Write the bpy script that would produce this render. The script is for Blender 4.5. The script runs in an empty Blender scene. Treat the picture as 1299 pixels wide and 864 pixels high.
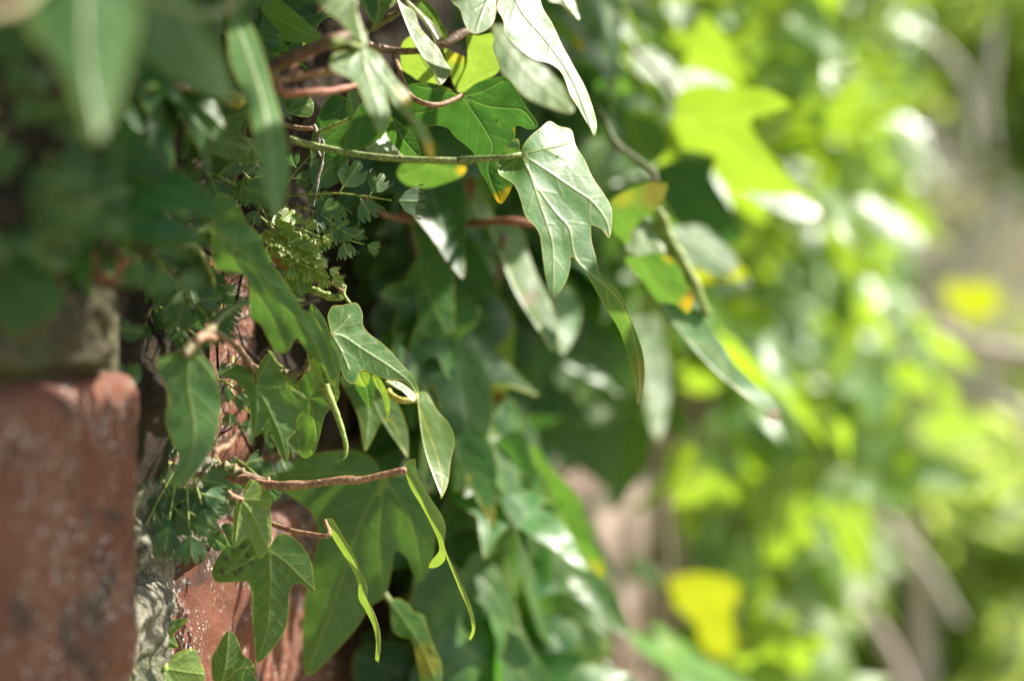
import bpy, bmesh, math, random
import numpy as np
from mathutils import Vector, Matrix, Euler, noise
from mathutils.geometry import delaunay_2d_cdt

# ------------------------------------------------------------------ camera, world, sun, exposure
SC = bpy.context.scene
COL = SC.collection
CAM_Z = 1.2
cam_data = bpy.data.cameras.new("camera")
cam = bpy.data.objects.new("camera", cam_data)
COL.objects.link(cam)
cam.location = (0, 0, CAM_Z)
cam.rotation_euler = (math.radians(90), 0, 0)
cam_data.lens = 50
cam_data.sensor_width = 36
cam_data.clip_start = 0.01
cam_data.clip_end = 2000
cam_data.dof.use_dof = True
cam_data.dof.focus_distance = 0.330
cam_data.dof.aperture_fstop = 5.6
SC.camera = cam

SUN = Vector((0.66, 0.24, 0.71)).normalized()        # direction towards the sun
world = bpy.data.worlds.new("World")
SC.world = world
world.use_nodes = True
wn = world.node_tree.nodes
wl = world.node_tree.links
for n in list(wn):
    wn.remove(n)
wo = wn.new('ShaderNodeOutputWorld')
wb = wn.new('ShaderNodeBackground')
sky = wn.new('ShaderNodeTexSky')
sky.sky_type = 'NISHITA'
sky.sun_disc = False
sky.sun_elevation = math.asin(SUN.z)
sky.sun_rotation = math.atan2(SUN.x, SUN.y)
sky.air_density = 1.0
sky.dust_density = 2.0
wb.inputs['Strength'].default_value = 0.105
wl.new(sky.outputs[0], wb.inputs[0])
wl.new(wb.outputs[0], wo.inputs[0])

sun_data = bpy.data.lights.new("sun", 'SUN')
sun_data.energy = 5.0
sun_data.angle = math.radians(0.5)
sun_data.color = (1.0, 0.95, 0.86)
sun = bpy.data.objects.new("sun", sun_data)
COL.objects.link(sun)
sun.rotation_euler = SUN.to_track_quat('Z', 'Y').to_euler()
sun.location = (3, 2, 5)

SC.view_settings.view_transform = 'Standard'
SC.view_settings.look = 'None'
SC.view_settings.gamma = 1.0
SC.view_settings.exposure = 1.32
SC.cycles.max_bounces = 8
SC.cycles.diffuse_bounces = 5
SC.cycles.transmission_bounces = 6
SC.cycles.sample_clamp_indirect = 6.0

rnd = random.Random(7)
nrs = np.random.RandomState(5)

# ------------------------------------------------------------------ helpers
FPX = 50.0 / 36.0 * 1299.0
CX, CY = 649.5, 432.0


def P(px, py, d):
    """point of the place seen at photograph pixel (px, py) at distance d in front of the lens"""
    return Vector(((px - CX) / FPX * d, d, CAM_Z + (CY - py) / FPX * d))


def T(x0, y0, pts, s=4.32):
    return [(x0 + x / s, y0 + y / s) for x, y in pts]


def A1(*p): return T(280, 0, p)
def A2(*p): return T(500, 0, p)
def A3(*p): return T(580, 140, p)
def A4(*p): return T(300, 160, p)
def A5(*p): return T(180, 360, p)
def A6(*p): return T(380, 360, p)
def A7(*p): return T(160, 560, p)
def A8(*p): return T(740, 200, p)
def B1(*p): return T(160, 664, p)
def B2(*p): return T(440, 560, p)
def B4(*p): return T(80, 180, p)
def B5(*p): return T(480, 220, p)
def B6(*p): return T(440, 664, p)
def CC(*p): return T(800, 0, p, 2.603)
def EE(*p): return T(400, 280, p, 2.88)
def FF(*p): return T(800, 300, p, 2.603)
def HH(*p): return T(400, 564, p, 2.88)
def II(*p): return T(800, 532, p, 2.603)


def tag(o, label=None, cat=None, group=None, kind=None):
    if label: o['label'] = label
    if cat: o['category'] = cat
    if group: o['group'] = group
    if kind: o['kind'] = kind
    return o


def empty(name, loc, label, cat, group=None):
    o = bpy.data.objects.new(name, None)
    o.empty_display_size = 0.02
    COL.objects.link(o)
    o.location = loc
    return tag(o, label, cat, group)


def mesh_obj(name, verts, faces, mat, parent=None, origin=None, attrs=None, smooth=True, mesh=None):
    """one mesh object; verts in world coordinates, origin = world point of its own origin"""
    origin = Vector(origin) if origin is not None else Vector((0, 0, 0))
    if mesh is None:
        v = np.asarray(verts, dtype=float) - np.array(origin)
        mesh = bpy.data.meshes.new(name)
        mesh.from_pydata(v.tolist(), [], [tuple(int(i) for i in f) for f in faces])
        if smooth:
            mesh.polygons.foreach_set('use_smooth', [True] * len(mesh.polygons))
        if attrs:
            for k, a in attrs.items():
                at = mesh.attributes.new(k, 'FLOAT', 'POINT')
                at.data.foreach_set('value', np.asarray(a, dtype=np.float32))
        mesh.materials.append(mat)
        mesh.update()
    o = bpy.data.objects.new(name, mesh)
    COL.objects.link(o)
    if parent is not None:
        o.parent = parent
        o.location = origin - world_loc(parent)
    else:
        o.location = origin
    return o


def world_loc(o):
    l = Vector(o.location)
    while o.parent is not None:
        o = o.parent
        l = l + Vector(o.location)
    return l


def catmull(pts, closed, step):
    pts = [np.array(p, dtype=float) for p in pts]
    n = len(pts)
    out = []
    rng = range(n) if closed else range(n - 1)
    for i in rng:
        if closed:
            p0, p1, p2, p3 = pts[i - 1], pts[i], pts[(i + 1) % n], pts[(i + 2) % n]
        else:
            p0, p1, p2, p3 = pts[max(i - 1, 0)], pts[i], pts[i + 1], pts[min(i + 2, n - 1)]
        d1 = np.linalg.norm(p2 - p1)
        k = max(1, int(round(d1 / step)))
        # centripetal-like tangents, limited so that tips stay tips
        m1 = (p2 - p0) * 0.5
        m2 = (p3 - p1) * 0.5
        l1, l2 = np.linalg.norm(m1) + 1e-9, np.linalg.norm(m2) + 1e-9
        m1 = m1 * min(1, d1 / l1)
        m2 = m2 * min(1, d1 / l2)
        for j in range(k):
            t = j / k
            h00 = 2 * t ** 3 - 3 * t ** 2 + 1
            h10 = t ** 3 - 2 * t ** 2 + t
            h01 = -2 * t ** 3 + 3 * t ** 2
            h11 = t ** 3 - t ** 2
            out.append(h00 * p1 + h10 * m1 + h01 * p2 + h11 * m2)
    if not closed:
        out.append(pts[-1])
    return out


def tube_geo(pts, rads, sides=10, step=None, wob=0.0, seed=0):
    pts = [np.array(p, dtype=float) for p in pts]
    total = sum(np.linalg.norm(pts[i + 1] - pts[i]) for i in range(len(pts) - 1))
    step = step or total / 28
    sm = catmull(pts, False, step)
    n = len(sm)
    sm = np.array(sm)
    seg = np.r_[0, np.cumsum(np.linalg.norm(np.diff(sm, axis=0), axis=1))]
    tt = seg / seg[-1]
    rr = np.interp(tt, np.linspace(0, 1, len(rads)), rads)
    V, F = [], []
    tan = np.gradient(sm, axis=0)
    tan /= np.linalg.norm(tan, axis=1)[:, None] + 1e-12
    ref = np.array([0.3, 0.2, 0.93])
    a = np.cross(tan[0], ref); a /= np.linalg.norm(a) + 1e-9
    for i in range(n):
        a = a - tan[i] * np.dot(a, tan[i]); a /= np.linalg.norm(a) + 1e-9
        b = np.cross(tan[i], a)
        for k in range(sides):
            th = 2 * math.pi * k / sides
            r = rr[i]
            if wob:
                r *= 1 + wob * noise.noise(Vector((i * 0.35 + seed, math.cos(th) * 1.2, math.sin(th) * 1.2)))
            V.append(sm[i] + r * (math.cos(th) * a + math.sin(th) * b))
    for i in range(n - 1):
        for k in range(sides):
            k2 = (k + 1) % sides
            F.append((i * sides + k, i * sides + k2, (i + 1) * sides + k2, (i + 1) * sides + k))
    V.append(sm[0] - tan[0] * rr[0] * 0.4); V.append(sm[-1] + tan[-1] * rr[-1] * 0.5)
    c0, c1 = len(V) - 2, len(V) - 1
    for k in range(sides):
        k2 = (k + 1) % sides
        F.append((c0, k2, k))
        F.append((c1, (n - 1) * sides + k, (n - 1) * sides + k2))
    return V, F


def tube(name, pts, rads, mat, parent, sides=10, wob=0.12, seed=0, step=None):
    V, F = tube_geo(pts, rads, sides, step, wob, seed)
    return mesh_obj(name, V, F, mat, parent, origin=pts[0])


def in_poly(P_, poly):
    x, y = P_[:, 0], P_[:, 1]
    inside = np.zeros(len(P_), bool)
    n = len(poly)
    j = n - 1
    for i in range(n):
        xi, yi = poly[i]; xj, yj = poly[j]
        c = ((yi > y) != (yj > y)) & (x < (xj - xi) * (y - yi) / (yj - yi + 1e-12) + xi)
        inside ^= c
        j = i
    return inside


def seg_dist(P_, segs):
    best = np.full(len(P_), 1e9)
    for a, b in segs:
        a = np.asarray(a); b = np.asarray(b)
        d = b - a
        L = d @ d + 1e-12
        t = np.clip(((P_ - a) @ d) / L, 0, 1)
        q = a + t[:, None] * d
        best = np.minimum(best, np.hypot(*(P_ - q).T))
    return best


def polysegs(pl):
    return [(pl[i], pl[i + 1]) for i in range(len(pl) - 1)]


def auto_tips(ol, J):
    """lobe tips: local maxima of the distance from the petiole junction"""
    d = np.hypot(ol[:, 0] - J[0], ol[:, 1] - J[1])
    n = len(ol)
    w = max(2, n // 14)
    tips = []
    for i in range(n):
        idx = [(i + k) % n for k in range(-w, w + 1)]
        if d[i] >= d[idx].max() - 1e-9 and d[i] > 0.28 * d.max():
            if not any(min(abs(i - t), n - abs(i - t)) < w for t in tips):
                tips.append(i)
    tips.sort(key=lambda i: -d[i])
    return tips[:5]


def leaf_geo(outline, J, veins=None, spacing=6.0, side=True, smooth=True):
    """triangulated leaf blade in 2-D with distance fields to margin, main and side veins"""
    ol = np.array(catmull(outline, True, spacing * 0.8)) if smooth else np.array(outline, float)
    J = np.array(J, float)
    size = np.hypot(ol[:, 0] - J[0], ol[:, 1] - J[1]).max()
    mains = []
    if veins is None:
        tips = auto_tips(ol, J)
        ends = [ol[i] for i in tips]
        for e in ends:
            e = J + (e - J) * 0.97
            mid = (J + e) / 2
            perp = np.array([-(e - J)[1], (e - J)[0]])
            main_dir = ends[0] - J
            sgn = np.sign(main_dir[0] * (e - J)[1] - main_dir[1] * (e - J)[0])
            mid = mid + perp * 0.05 * (-sgn)
            mains.append([J, mid, e])
    else:
        for v in veins:
            v = [np.array(q, float) for q in v]
            mains.append([J] + v)
    mains = [catmull(m, False, spacing) for m in mains]
    sides = []
    if side:
        allm = mains
        for mi, m in enumerate(mains):
            L = sum(np.linalg.norm(m[i + 1] - m[i]) for i in range(len(m) - 1))
            k = max(2, int(L / (size * 0.13)))
            others = [s for mj, mm in enumerate(allm) if mj != mi for s in polysegs(mm)]
            for q in range(1, k):
                f = q / k
                i = min(int(f * (len(m) - 1)), len(m) - 2)
                t = m[i + 1] - m[i]; t = t / (np.linalg.norm(t) + 1e-9)
                for sg in (-1, 1):
                    ang = sg * math.radians(46 + 10 * math.sin(q * 3.1 + mi))
                    dv = np.array([t[0] * math.cos(ang) - t[1] * math.sin(ang), t[0] * math.sin(ang) + t[1] * math.cos(ang)])
                    p = m[i].copy() + t * spacing * 0.3 * sg
                    pl = [m[i].copy()]
                    for st in range(12):
                        p = p + dv * spacing * 1.1
                        dv = dv + t * 0.05; dv /= np.linalg.norm(dv)
                        pp = p[None, :]
                        if not in_poly(pp, ol)[0]: break
                        de = seg_dist(pp, polysegs(list(ol[::2]) + [ol[0]]))[0]
                        if de < spacing * 0.8: break
                        if others:
                            do = seg_dist(pp, others)[0]
                            down = np.linalg.norm(p - pl[0]) * 0.7
                            if do < down * 0.9 or do < spacing: break
                        pl.append(p.copy())
                    if len(pl) > 2:
                        sides.append(pl)
    mn, mx = ol.min(0), ol.max(0)
    xs = np.arange(mn[0], mx[0], spacing)
    ys = np.arange(mn[1], mx[1], spacing * 0.87)
    g = np.array([(x + (spacing / 2 if j % 2 else 0), y) for j, y in enumerate(ys) for x in xs])
    if len(g):
        g = g[in_poly(g, ol)]
    if len(g):
        g = g[seg_dist(g, polysegs(list(ol) + [ol[0]])) > spacing * 0.45]
    vs = polysegs_all = [s for m in mains for s in polysegs(m)]
    if len(g):
        g = g[seg_dist(g, vs) > spacing * 0.4]
    verts = [Vector(p) for p in ol]
    n = len(verts)
    edges = []
    for m in mains + sides:
        b = len(verts)
        verts += [Vector(p) for p in m]
        edges += [(b + i, b + i + 1) for i in range(len(m) - 1)]
    verts += [Vector(p) for p in g]
    res = delaunay_2d_cdt(verts, edges, [list(range(n))], 1, 1e-4 * spacing)
    V = np.array([(v.x, v.y) for v in res[0]])
    F = [f for f in res[2]]
    # drop loose verts
    used = sorted({i for f in F for i in f})
    remap = {o: k for k, o in enumerate(used)}
    V = V[used]
    F = [tuple(remap[i] for i in f) for f in F]
    # consistent winding
    F2 = []
    for f in F:
        a, b, c = V[f[0]], V[f[1]], V[f[2]]
        ar = (b[0] - a[0]) * (c[1] - a[1]) - (b[1] - a[1]) * (c[0] - a[0])
        F2.append(f if ar > 0 else f[::-1])
    vd = seg_dist(V, vs)
    sd = seg_dist(V, [s for m in sides for s in polysegs(m)]) if sides else np.full(len(V), 1e3)
    ed = seg_dist(V, polysegs(list(ol) + [ol[0]]))
    return V, F2, vd, sd, ed, size

# ------------------------------------------------------------------ materials
class NT:
    def __init__(self, name):
        self.m = bpy.data.materials.new(name)
        self.m.use_nodes = True
        self.t = self.m.node_tree
        for n in list(self.t.nodes):
            self.t.nodes.remove(n)
        self.out = self.add('ShaderNodeOutputMaterial')

    def add(self, typ, **kw):
        n = self.t.nodes.new(typ)
        for k, v in kw.items():
            setattr(n, k, v)
        return n

    def link(self, a, b):
        self.t.links.new(a, b)

    def val(self, sock, v):
        if hasattr(v, 'is_linked') or isinstance(v, bpy.types.NodeSocket):
            self.link(v, sock)
        else:
            if isinstance(v, (tuple, list)) and len(v) == 3 and sock.type == 'RGBA':
                v = (*v, 1)
            sock.default_value = v

    def mix(self, f, a, b, typ='MIX'):
        n = self.add('ShaderNodeMix', data_type='RGBA', blend_type=typ)
        self.val(n.inputs[0], f); self.val(n.inputs[6], a); self.val(n.inputs[7], b)
        return n.outputs[2]

    def math(self, op, a, b=0.0, clamp=False):
        n = self.add('ShaderNodeMath', operation=op, use_clamp=clamp)
        self.val(n.inputs[0], a); self.val(n.inputs[1], b)
        return n.outputs[0]

    def ramp(self, v, f0, f1, t0=0.0, t1=1.0):
        n = self.add('ShaderNodeMapRange', interpolation_type='SMOOTHSTEP')
        self.val(n.inputs[0], v)
        n.inputs[1].default_value = f0; n.inputs[2].default_value = f1
        n.inputs[3].default_value = t0; n.inputs[4].default_value = t1
        return n.outputs[0]

    def coord(self, which='Object', scale=None):
        tc = self.add('ShaderNodeTexCoord')
        s = tc.outputs[which]
        if scale:
            mp = self.add('ShaderNodeMapping')
            mp.inputs['Scale'].default_value = scale
            self.link(s, mp.inputs['Vector'])
            s = mp.outputs[0]
        return s

    def noise(self, vec, scale, detail=3, rough=0.55, dist=0.0):
        n = self.add('ShaderNodeTexNoise')
        self.link(vec, n.inputs['Vector'])
        n.inputs['Scale'].default_value = scale
        n.inputs['Detail'].default_value = detail
        n.inputs['Roughness'].default_value = rough
        n.inputs['Distortion'].default_value = dist
        return n.outputs['Fac']

    def voro(self, vec, scale, feature='DISTANCE_TO_EDGE'):
        n = self.add('ShaderNodeTexVoronoi', feature=feature)
        self.link(vec, n.inputs['Vector'])
        n.inputs['Scale'].default_value = scale
        return n.outputs['Distance']

    def bump(self, h, dist, strength=1.0, prev=None):
        n = self.add('ShaderNodeBump')
        n.inputs['Distance'].default_value = dist
        n.inputs['Strength'].default_value = strength
        self.link(h, n.inputs['Height'])
        if prev is not None:
            self.link(prev, n.inputs['Normal'])
        return n.outputs[0]

    def attr(self, name):
        return self.add('ShaderNodeAttribute', attribute_name=name).outputs['Fac']

    def principled(self, color, rough, normal=None, spec=0.5, **kw):
        p = self.add('ShaderNodeBsdfPrincipled')
        self.val(p.inputs['Base Color'], color)
        self.val(p.inputs['Roughness'], rough)
        p.inputs['Specular IOR Level'].default_value = spec
        if normal is not None:
            self.link(normal, p.inputs['Normal'])
        for k, v in kw.items():
            self.val(p.inputs[k], v)
        return p


def leaf_mat(name, c1, c2, trans, vein=(0.26, 0.34, 0.09), rough=0.36, tf=0.38, veinamt=0.75, edge=(0.45, 0.42, 0.05),
             edgeamt=0.6, rng=0.25, ret=0.35, spec=0.5):
    N = NT(name)
    oc = N.coord('Object')
    oi = N.add('ShaderNodeObjectInfo').outputs['Random']
    off = N.add('ShaderNodeVectorMath', operation='ADD')
    N.link(oc, off.inputs[0]); N.link(oi, off.inputs[1])
    vec = off.outputs[0]
    n1 = N.noise(vec, 55, 4, 0.6, 0.3)
    base = N.mix(N.ramp(n1, 0.36, 0.64), c1, c2)
    blot = N.ramp(N.noise(vec, 170, 4, 0.65, 0.8), 0.42, 0.62)
    base = N.mix(N.math('MULTIPLY', blot, 0.35), base, tuple(0.55 * x for x in c1))
    hsv = N.add('ShaderNodeHueSaturation')
    N.link(base, hsv.inputs['Color'])
    N.link(N.math('ADD', N.math('MULTIPLY', oi, rng), 1 - rng / 2), hsv.inputs['Value'])
    N.link(N.math('ADD', N.math('MULTIPLY', oi, 0.04), 0.48), hsv.inputs['Hue'])
    base = hsv.outputs[0]
    # tertiary net
    vz = N.voro(vec, 330)
    net = N.math('MULTIPLY', N.ramp(vz, 0.0, 0.10, 1, 0), N.math('MULTIPLY', N.ramp(N.noise(vec, 160, 2), 0.4, 0.65), ret * 1.2))
    vd, sd, ed = N.attr('vd'), N.attr('sd'), N.attr('ed')
    vm = N.ramp(vd, 0.10, 0.38, 1, 0)
    vs = N.math('MULTIPLY', N.ramp(sd, 0.03, 0.28, 1, 0), 0.65)
    glow = N.math('MULTIPLY', N.ramp(N.math('MINIMUM', vd, N.math('ADD', sd, 0.9)), 0.0, 2.4, 1, 0), 0.2)
    vf = N.math('MAXIMUM', N.math('MAXIMUM', vm, vs), N.math('MAXIMUM', net, glow))
    vf = N.math('MULTIPLY', vf, veinamt)
    col = N.mix(vf, base, vein)
    ef = N.math('MULTIPLY', N.ramp(ed, 0.10, 0.38, 1, 0), edgeamt)
    col = N.mix(ef, col, edge)
    yw, br, sp = N.attr('yw'), N.attr('br'), N.attr('sp')
    n2 = N.noise(vec, 300, 3)
    col = N.mix(yw, col, (0.62, 0.42, 0.02))
    col = N.mix(N.math('MULTIPLY', br, N.ramp(n2, 0.3, 0.6, 0.6, 1)), col, (0.22, 0.09, 0.04))
    col = N.mix(sp, col, (0.06, 0.018, 0.03))
    # a few brown bites and scars
    scar = N.math('MULTIPLY', N.ramp(N.voro(vec, 75, 'F1'), 0.035, 0.075, 1, 0), N.ramp(N.noise(vec, 41, 2), 0.52, 0.60))
    col = N.mix(N.math('MULTIPLY', scar, 0.8), col, (0.16, 0.10, 0.04))
    # tiny dust specks and pores
    dust = N.ramp(N.voro(vec, 1100, 'F1'), 0.10, 0.2, 0.35, 0)
    col = N.mix(N.math('MULTIPLY', dust, N.ramp(N.noise(vec, 90, 2), 0.5, 0.7)), col, (0.4, 0.42, 0.32))
    h = N.math('MULTIPLY', N.ramp(vd, 0.0, 0.5), 0.5)
    h = N.math('ADD', h, N.math('MULTIPLY', N.ramp(sd, 0.0, 0.6), 0.16))
    h = N.math('ADD', h, N.math('MULTIPLY', N.ramp(vz, 0.0, 0.3), 0.07))
    h = N.math('ADD', h, N.math('MULTIPLY', N.noise(vec, 900, 3), 0.25))
    h = N.math('ADD', h, N.math('MULTIPLY', N.noise(vec, 130, 2), 1.0))
    bm = N.bump(h, 0.00028, 0.7)
    rg = N.math('ADD', N.math('MULTIPLY', n1, 0.18), rough - 0.09)
    p = N.principled(col, N.math('ADD', rg, N.math('MULTIPLY', N.ramp(N.noise(vec, 95, 4, 0.7), 0.45, 0.7), 0.16)), bm, spec)
    tr = N.add('ShaderNodeBsdfTranslucent')
    tcol = N.mix(N.math('MULTIPLY', N.math('MAXIMUM', vm, N.math('MULTIPLY', N.math('MAXIMUM', vs, net), 0.5)), 0.3), trans, (0.5, 0.62, 0.12))
    tcol = N.mix(N.math('MULTIPLY', N.ramp(n1, 0.35, 0.7), 0.35), tcol, tuple(0.62 * x for x in trans))
    tcol = N.mix(yw, tcol, (0.9, 0.6, 0.03))
    tcol = N.mix(br, tcol, (0.3, 0.1, 0.03))
    tcol = N.mix(sp, tcol, (0.06, 0.02, 0.02))
    N.link(tcol, tr.inputs[0]); N.link(bm, tr.inputs['Normal'])
    ms = N.add('ShaderNodeMixShader')
    ms.inputs[0].default_value = tf
    N.link(p.outputs[0], ms.inputs[1]); N.link(tr.outputs[0], ms.inputs[2])
    N.link(ms.outputs[0], N.out.inputs[0])
    return N.m


LM = {
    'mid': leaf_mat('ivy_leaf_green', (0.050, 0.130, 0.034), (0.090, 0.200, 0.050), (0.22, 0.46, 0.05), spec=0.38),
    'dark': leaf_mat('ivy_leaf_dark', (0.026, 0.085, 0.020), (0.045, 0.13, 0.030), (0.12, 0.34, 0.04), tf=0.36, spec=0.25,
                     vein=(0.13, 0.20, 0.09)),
    'young': leaf_mat('ivy_leaf_young', (0.12, 0.23, 0.050), (0.16, 0.29, 0.065), (0.40, 0.60, 0.06), tf=0.42,
                      vein=(0.38, 0.46, 0.12)),
    'yellow': leaf_mat('ivy_leaf_yellow', (0.31, 0.36, 0.02), (0.38, 0.43, 0.03), (0.48, 0.54, 0.015), tf=0.42,
                       vein=(0.5, 0.5, 0.1)),
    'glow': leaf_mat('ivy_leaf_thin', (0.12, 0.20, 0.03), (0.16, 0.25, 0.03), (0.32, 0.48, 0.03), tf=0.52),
    'pale': leaf_mat('ivy_leaf_waxy', (0.075, 0.18, 0.040), (0.125, 0.25, 0.058), (0.22, 0.42, 0.05), rough=0.42,
                     tf=0.3, spec=0.42, vein=(0.36, 0.42, 0.17)),
    'herb': leaf_mat('herb_leaf', (0.04, 0.105, 0.045), (0.07, 0.165, 0.065), (0.16, 0.36, 0.09), edgeamt=0.15, rough=0.5, ret=0.2),
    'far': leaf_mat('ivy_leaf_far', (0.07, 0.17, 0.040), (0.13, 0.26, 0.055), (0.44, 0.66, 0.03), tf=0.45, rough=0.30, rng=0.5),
}


def stem_mat(name, c1, c2, green=None, rough=0.55):
    N = NT(name)
    oc = N.coord('Object')
    n1 = N.noise(oc, 140, 4, 0.6)
    n2 = N.noise(oc, 1500, 3, 0.7)
    col = N.mix(N.ramp(n1, 0.3, 0.7), c1, c2)
    col = N.mix(N.ramp(n2, 0.50, 0.60, 0, 0.6), col, tuple(min(0.7, 1.9 * c + 0.05) for c in c2))
    col = N.mix(N.ramp(N.noise(oc, 620, 3, 0.7), 0.52, 0.66, 0, 0.6), col, tuple(0.4 * c for c in c1))
    if green:
        col = N.mix(N.ramp(N.noise(oc, 30, 2), 0.45, 0.62), col, green)
    h = N.math('ADD', n2, N.math('MULTIPLY', n1, 0.6))
    p = N.principled(col, rough, N.bump(h, 0.0003, 0.9), 0.4)
    N.link(p.outputs[0], N.out.inputs[0])
    return N.m


SM = {
    'brown': stem_mat('stem_brown', (0.13, 0.075, 0.045), (0.24, 0.15, 0.09)),
    'red': stem_mat('stem_red', (0.30, 0.09, 0.05), (0.36, 0.16, 0.09)),
    'green': stem_mat('stem_green', (0.16, 0.22, 0.06), (0.24, 0.27, 0.08)),
    'olive': stem_mat('stem_olive', (0.14, 0.12, 0.05), (0.22, 0.17, 0.08), green=(0.14, 0.2, 0.06)),
    'copper': stem_mat('stem_copper', (0.26, 0.12, 0.06), (0.36, 0.20, 0.11)),
    'dry': stem_mat('stem_dry', (0.50, 0.42, 0.32), (0.64, 0.56, 0.45), rough=0.8),
    'pinkdry': stem_mat('stem_pink_dry', (0.50, 0.36, 0.30), (0.6, 0.46, 0.39), rough=0.8),
    'bark': stem_mat('bark', (0.12, 0.085, 0.06), (0.22, 0.16, 0.11), rough=0.9),
    'young': stem_mat('stem_young', (0.22, 0.33, 0.06), (0.30, 0.36, 0.08)),
    'yellow': stem_mat('stem_yellow', (0.45, 0.38, 0.06), (0.5, 0.40, 0.10)),
}


def brick_mat(name='old_red_brick', ca=(0.14, 0.042, 0.021), cb=(0.235, 0.082, 0.042), cc=(0.28, 0.13, 0.09)):
    N = NT(name)
    oc = N.coord('Object')
    gm = N.add('ShaderNodeNewGeometry').outputs['Position']
    oi = N.add('ShaderNodeObjectInfo').outputs['Random']
    n1 = N.noise(gm, 38, 5, 0.6)
    n2 = N.noise(gm, 210, 4, 0.65)
    col = N.mix(N.ramp(n1, 0.3, 0.7), ca, cb)
    col = N.mix(N.math('MULTIPLY', oi, 0.30), col, cc)
    grain = N.noise(gm, 2600, 3, 0.8)
    col = N.mix(N.ramp(grain, 0.35, 0.65, 0.35, 0), col, (0.05, 0.02, 0.015))
    dirt = N.ramp(N.noise(gm, 60, 5, 0.7, 0.6), 0.50, 0.66)
    col = N.mix(N.math('MULTIPLY', dirt, 0.9), col, (0.045, 0.03, 0.022))
    pit = N.math('MULTIPLY', N.ramp(N.voro(gm, 170, 'F1'), 0.10, 0.26, 0.8, 0), N.ramp(N.noise(gm, 90, 3), 0.52, 0.62))
    col = N.mix(pit, col, (0.05, 0.03, 0.02))
    st = N.add('ShaderNodeMapping'); st.inputs['Scale'].default_value = (1.3, 1.3, 1.0)
    N.link(gm, st.inputs['Vector'])
    salt = N.ramp(N.noise(st.outputs[0], 900, 3, 0.6), 0.57, 0.65)
    salt = N.math('MULTIPLY', salt, N.ramp(N.noise(gm, 75, 3, 0.6), 0.42, 0.56))
    col = N.mix(salt, col, (0.72, 0.68, 0.62))
    lich = N.ramp(N.noise(gm, 260, 5, 0.75), 0.55, 0.68, 0, 0.6)
    lich = N.math('MULTIPLY', lich, N.ramp(N.noise(gm, 22, 2), 0.45, 0.6))
    col = N.mix(lich, col, (0.42, 0.40, 0.34))
    h = N.math('ADD', N.math('MULTIPLY', n1, 1.2), N.math('MULTIPLY', n2, 0.6))
    h = N.math('SUBTRACT', h, N.math('MULTIPLY', pit, 0.5))
    h = N.math('ADD', h, N.math('MULTIPLY', salt, 0.25))
    h = N.math('ADD', h, N.math('MULTIPLY', N.noise(gm, 1400, 4, 0.8), 0.45))
    p = N.principled(col, N.ramp(n2, 0.3, 0.7, 0.62, 0.92), N.bump(h, 0.0012, 0.9), 0.35)
    N.link(p.outputs[0], N.out.inputs[0])
    return N.m


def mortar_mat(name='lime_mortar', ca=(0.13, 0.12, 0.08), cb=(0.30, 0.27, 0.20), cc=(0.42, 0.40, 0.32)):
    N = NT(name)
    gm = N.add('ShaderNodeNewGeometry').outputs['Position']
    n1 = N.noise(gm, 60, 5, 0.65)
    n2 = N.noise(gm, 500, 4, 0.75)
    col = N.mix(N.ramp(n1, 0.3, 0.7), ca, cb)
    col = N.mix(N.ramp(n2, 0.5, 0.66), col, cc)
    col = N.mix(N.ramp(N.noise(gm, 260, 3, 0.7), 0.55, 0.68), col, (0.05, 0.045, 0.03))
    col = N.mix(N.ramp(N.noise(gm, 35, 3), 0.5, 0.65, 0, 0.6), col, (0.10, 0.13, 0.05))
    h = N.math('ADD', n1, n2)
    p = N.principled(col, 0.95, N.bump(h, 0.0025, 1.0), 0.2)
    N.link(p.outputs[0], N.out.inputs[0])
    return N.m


def rough_mat(name, c1, c2, scale=3.0, bd=0.02, rough=0.95):
    N = NT(name)
    gm = N.add('ShaderNodeNewGeometry').outputs['Position']
    n1 = N.noise(gm, scale, 5, 0.65)
    n2 = N.noise(gm, scale * 9, 4, 0.7)
    col = N.mix(N.ramp(n1, 0.35, 0.65), c1, c2)
    col = N.mix(N.ramp(n2, 0.5, 0.7, 0, 0.5), col, tuple(1.5 * c for c in c2))
    p = N.principled(col, rough, N.bump(n2, bd, 0.8), 0.2)
    N.link(p.outputs[0], N.out.inputs[0])
    return N.m


M_BRICK = brick_mat()
M_BRICK2 = brick_mat('weathered_brick', (0.20, 0.125, 0.095), (0.30, 0.20, 0.16), (0.34, 0.28, 0.24))
M_MORTAR = mortar_mat()
M_MORTAR_SHADE = mortar_mat('shaded_brown_mortar', (0.07, 0.06, 0.035), (0.15, 0.125, 0.08), (0.2, 0.17, 0.11))  # mortar colours darkened to carry the shade on the pier
M_SOIL_SHADE = rough_mat('dark_litter_and_shade', (0.018, 0.014, 0.010), (0.05, 0.035, 0.022), 90, 0.002)  # dark colour for litter and for the sheets standing in for shade
M_GROUND = rough_mat('garden_soil_and_grass', (0.10, 0.12, 0.04), (0.22, 0.20, 0.11), 2.2, 0.02)
M_BANK = rough_mat('dry_bank', (0.20, 0.20, 0.09), (0.38, 0.34, 0.22), 2.6, 0.03)
M_DEAD = stem_mat('dead_root', (0.10, 0.07, 0.05), (0.55, 0.5, 0.4))
M_DEADLEAF = leaf_mat('dead_leaf', (0.20, 0.08, 0.04), (0.30, 0.14, 0.07), (0.4, 0.16, 0.06), vein=(0.3, 0.18, 0.1), edge=(0.3, 0.15, 0.08))


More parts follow.
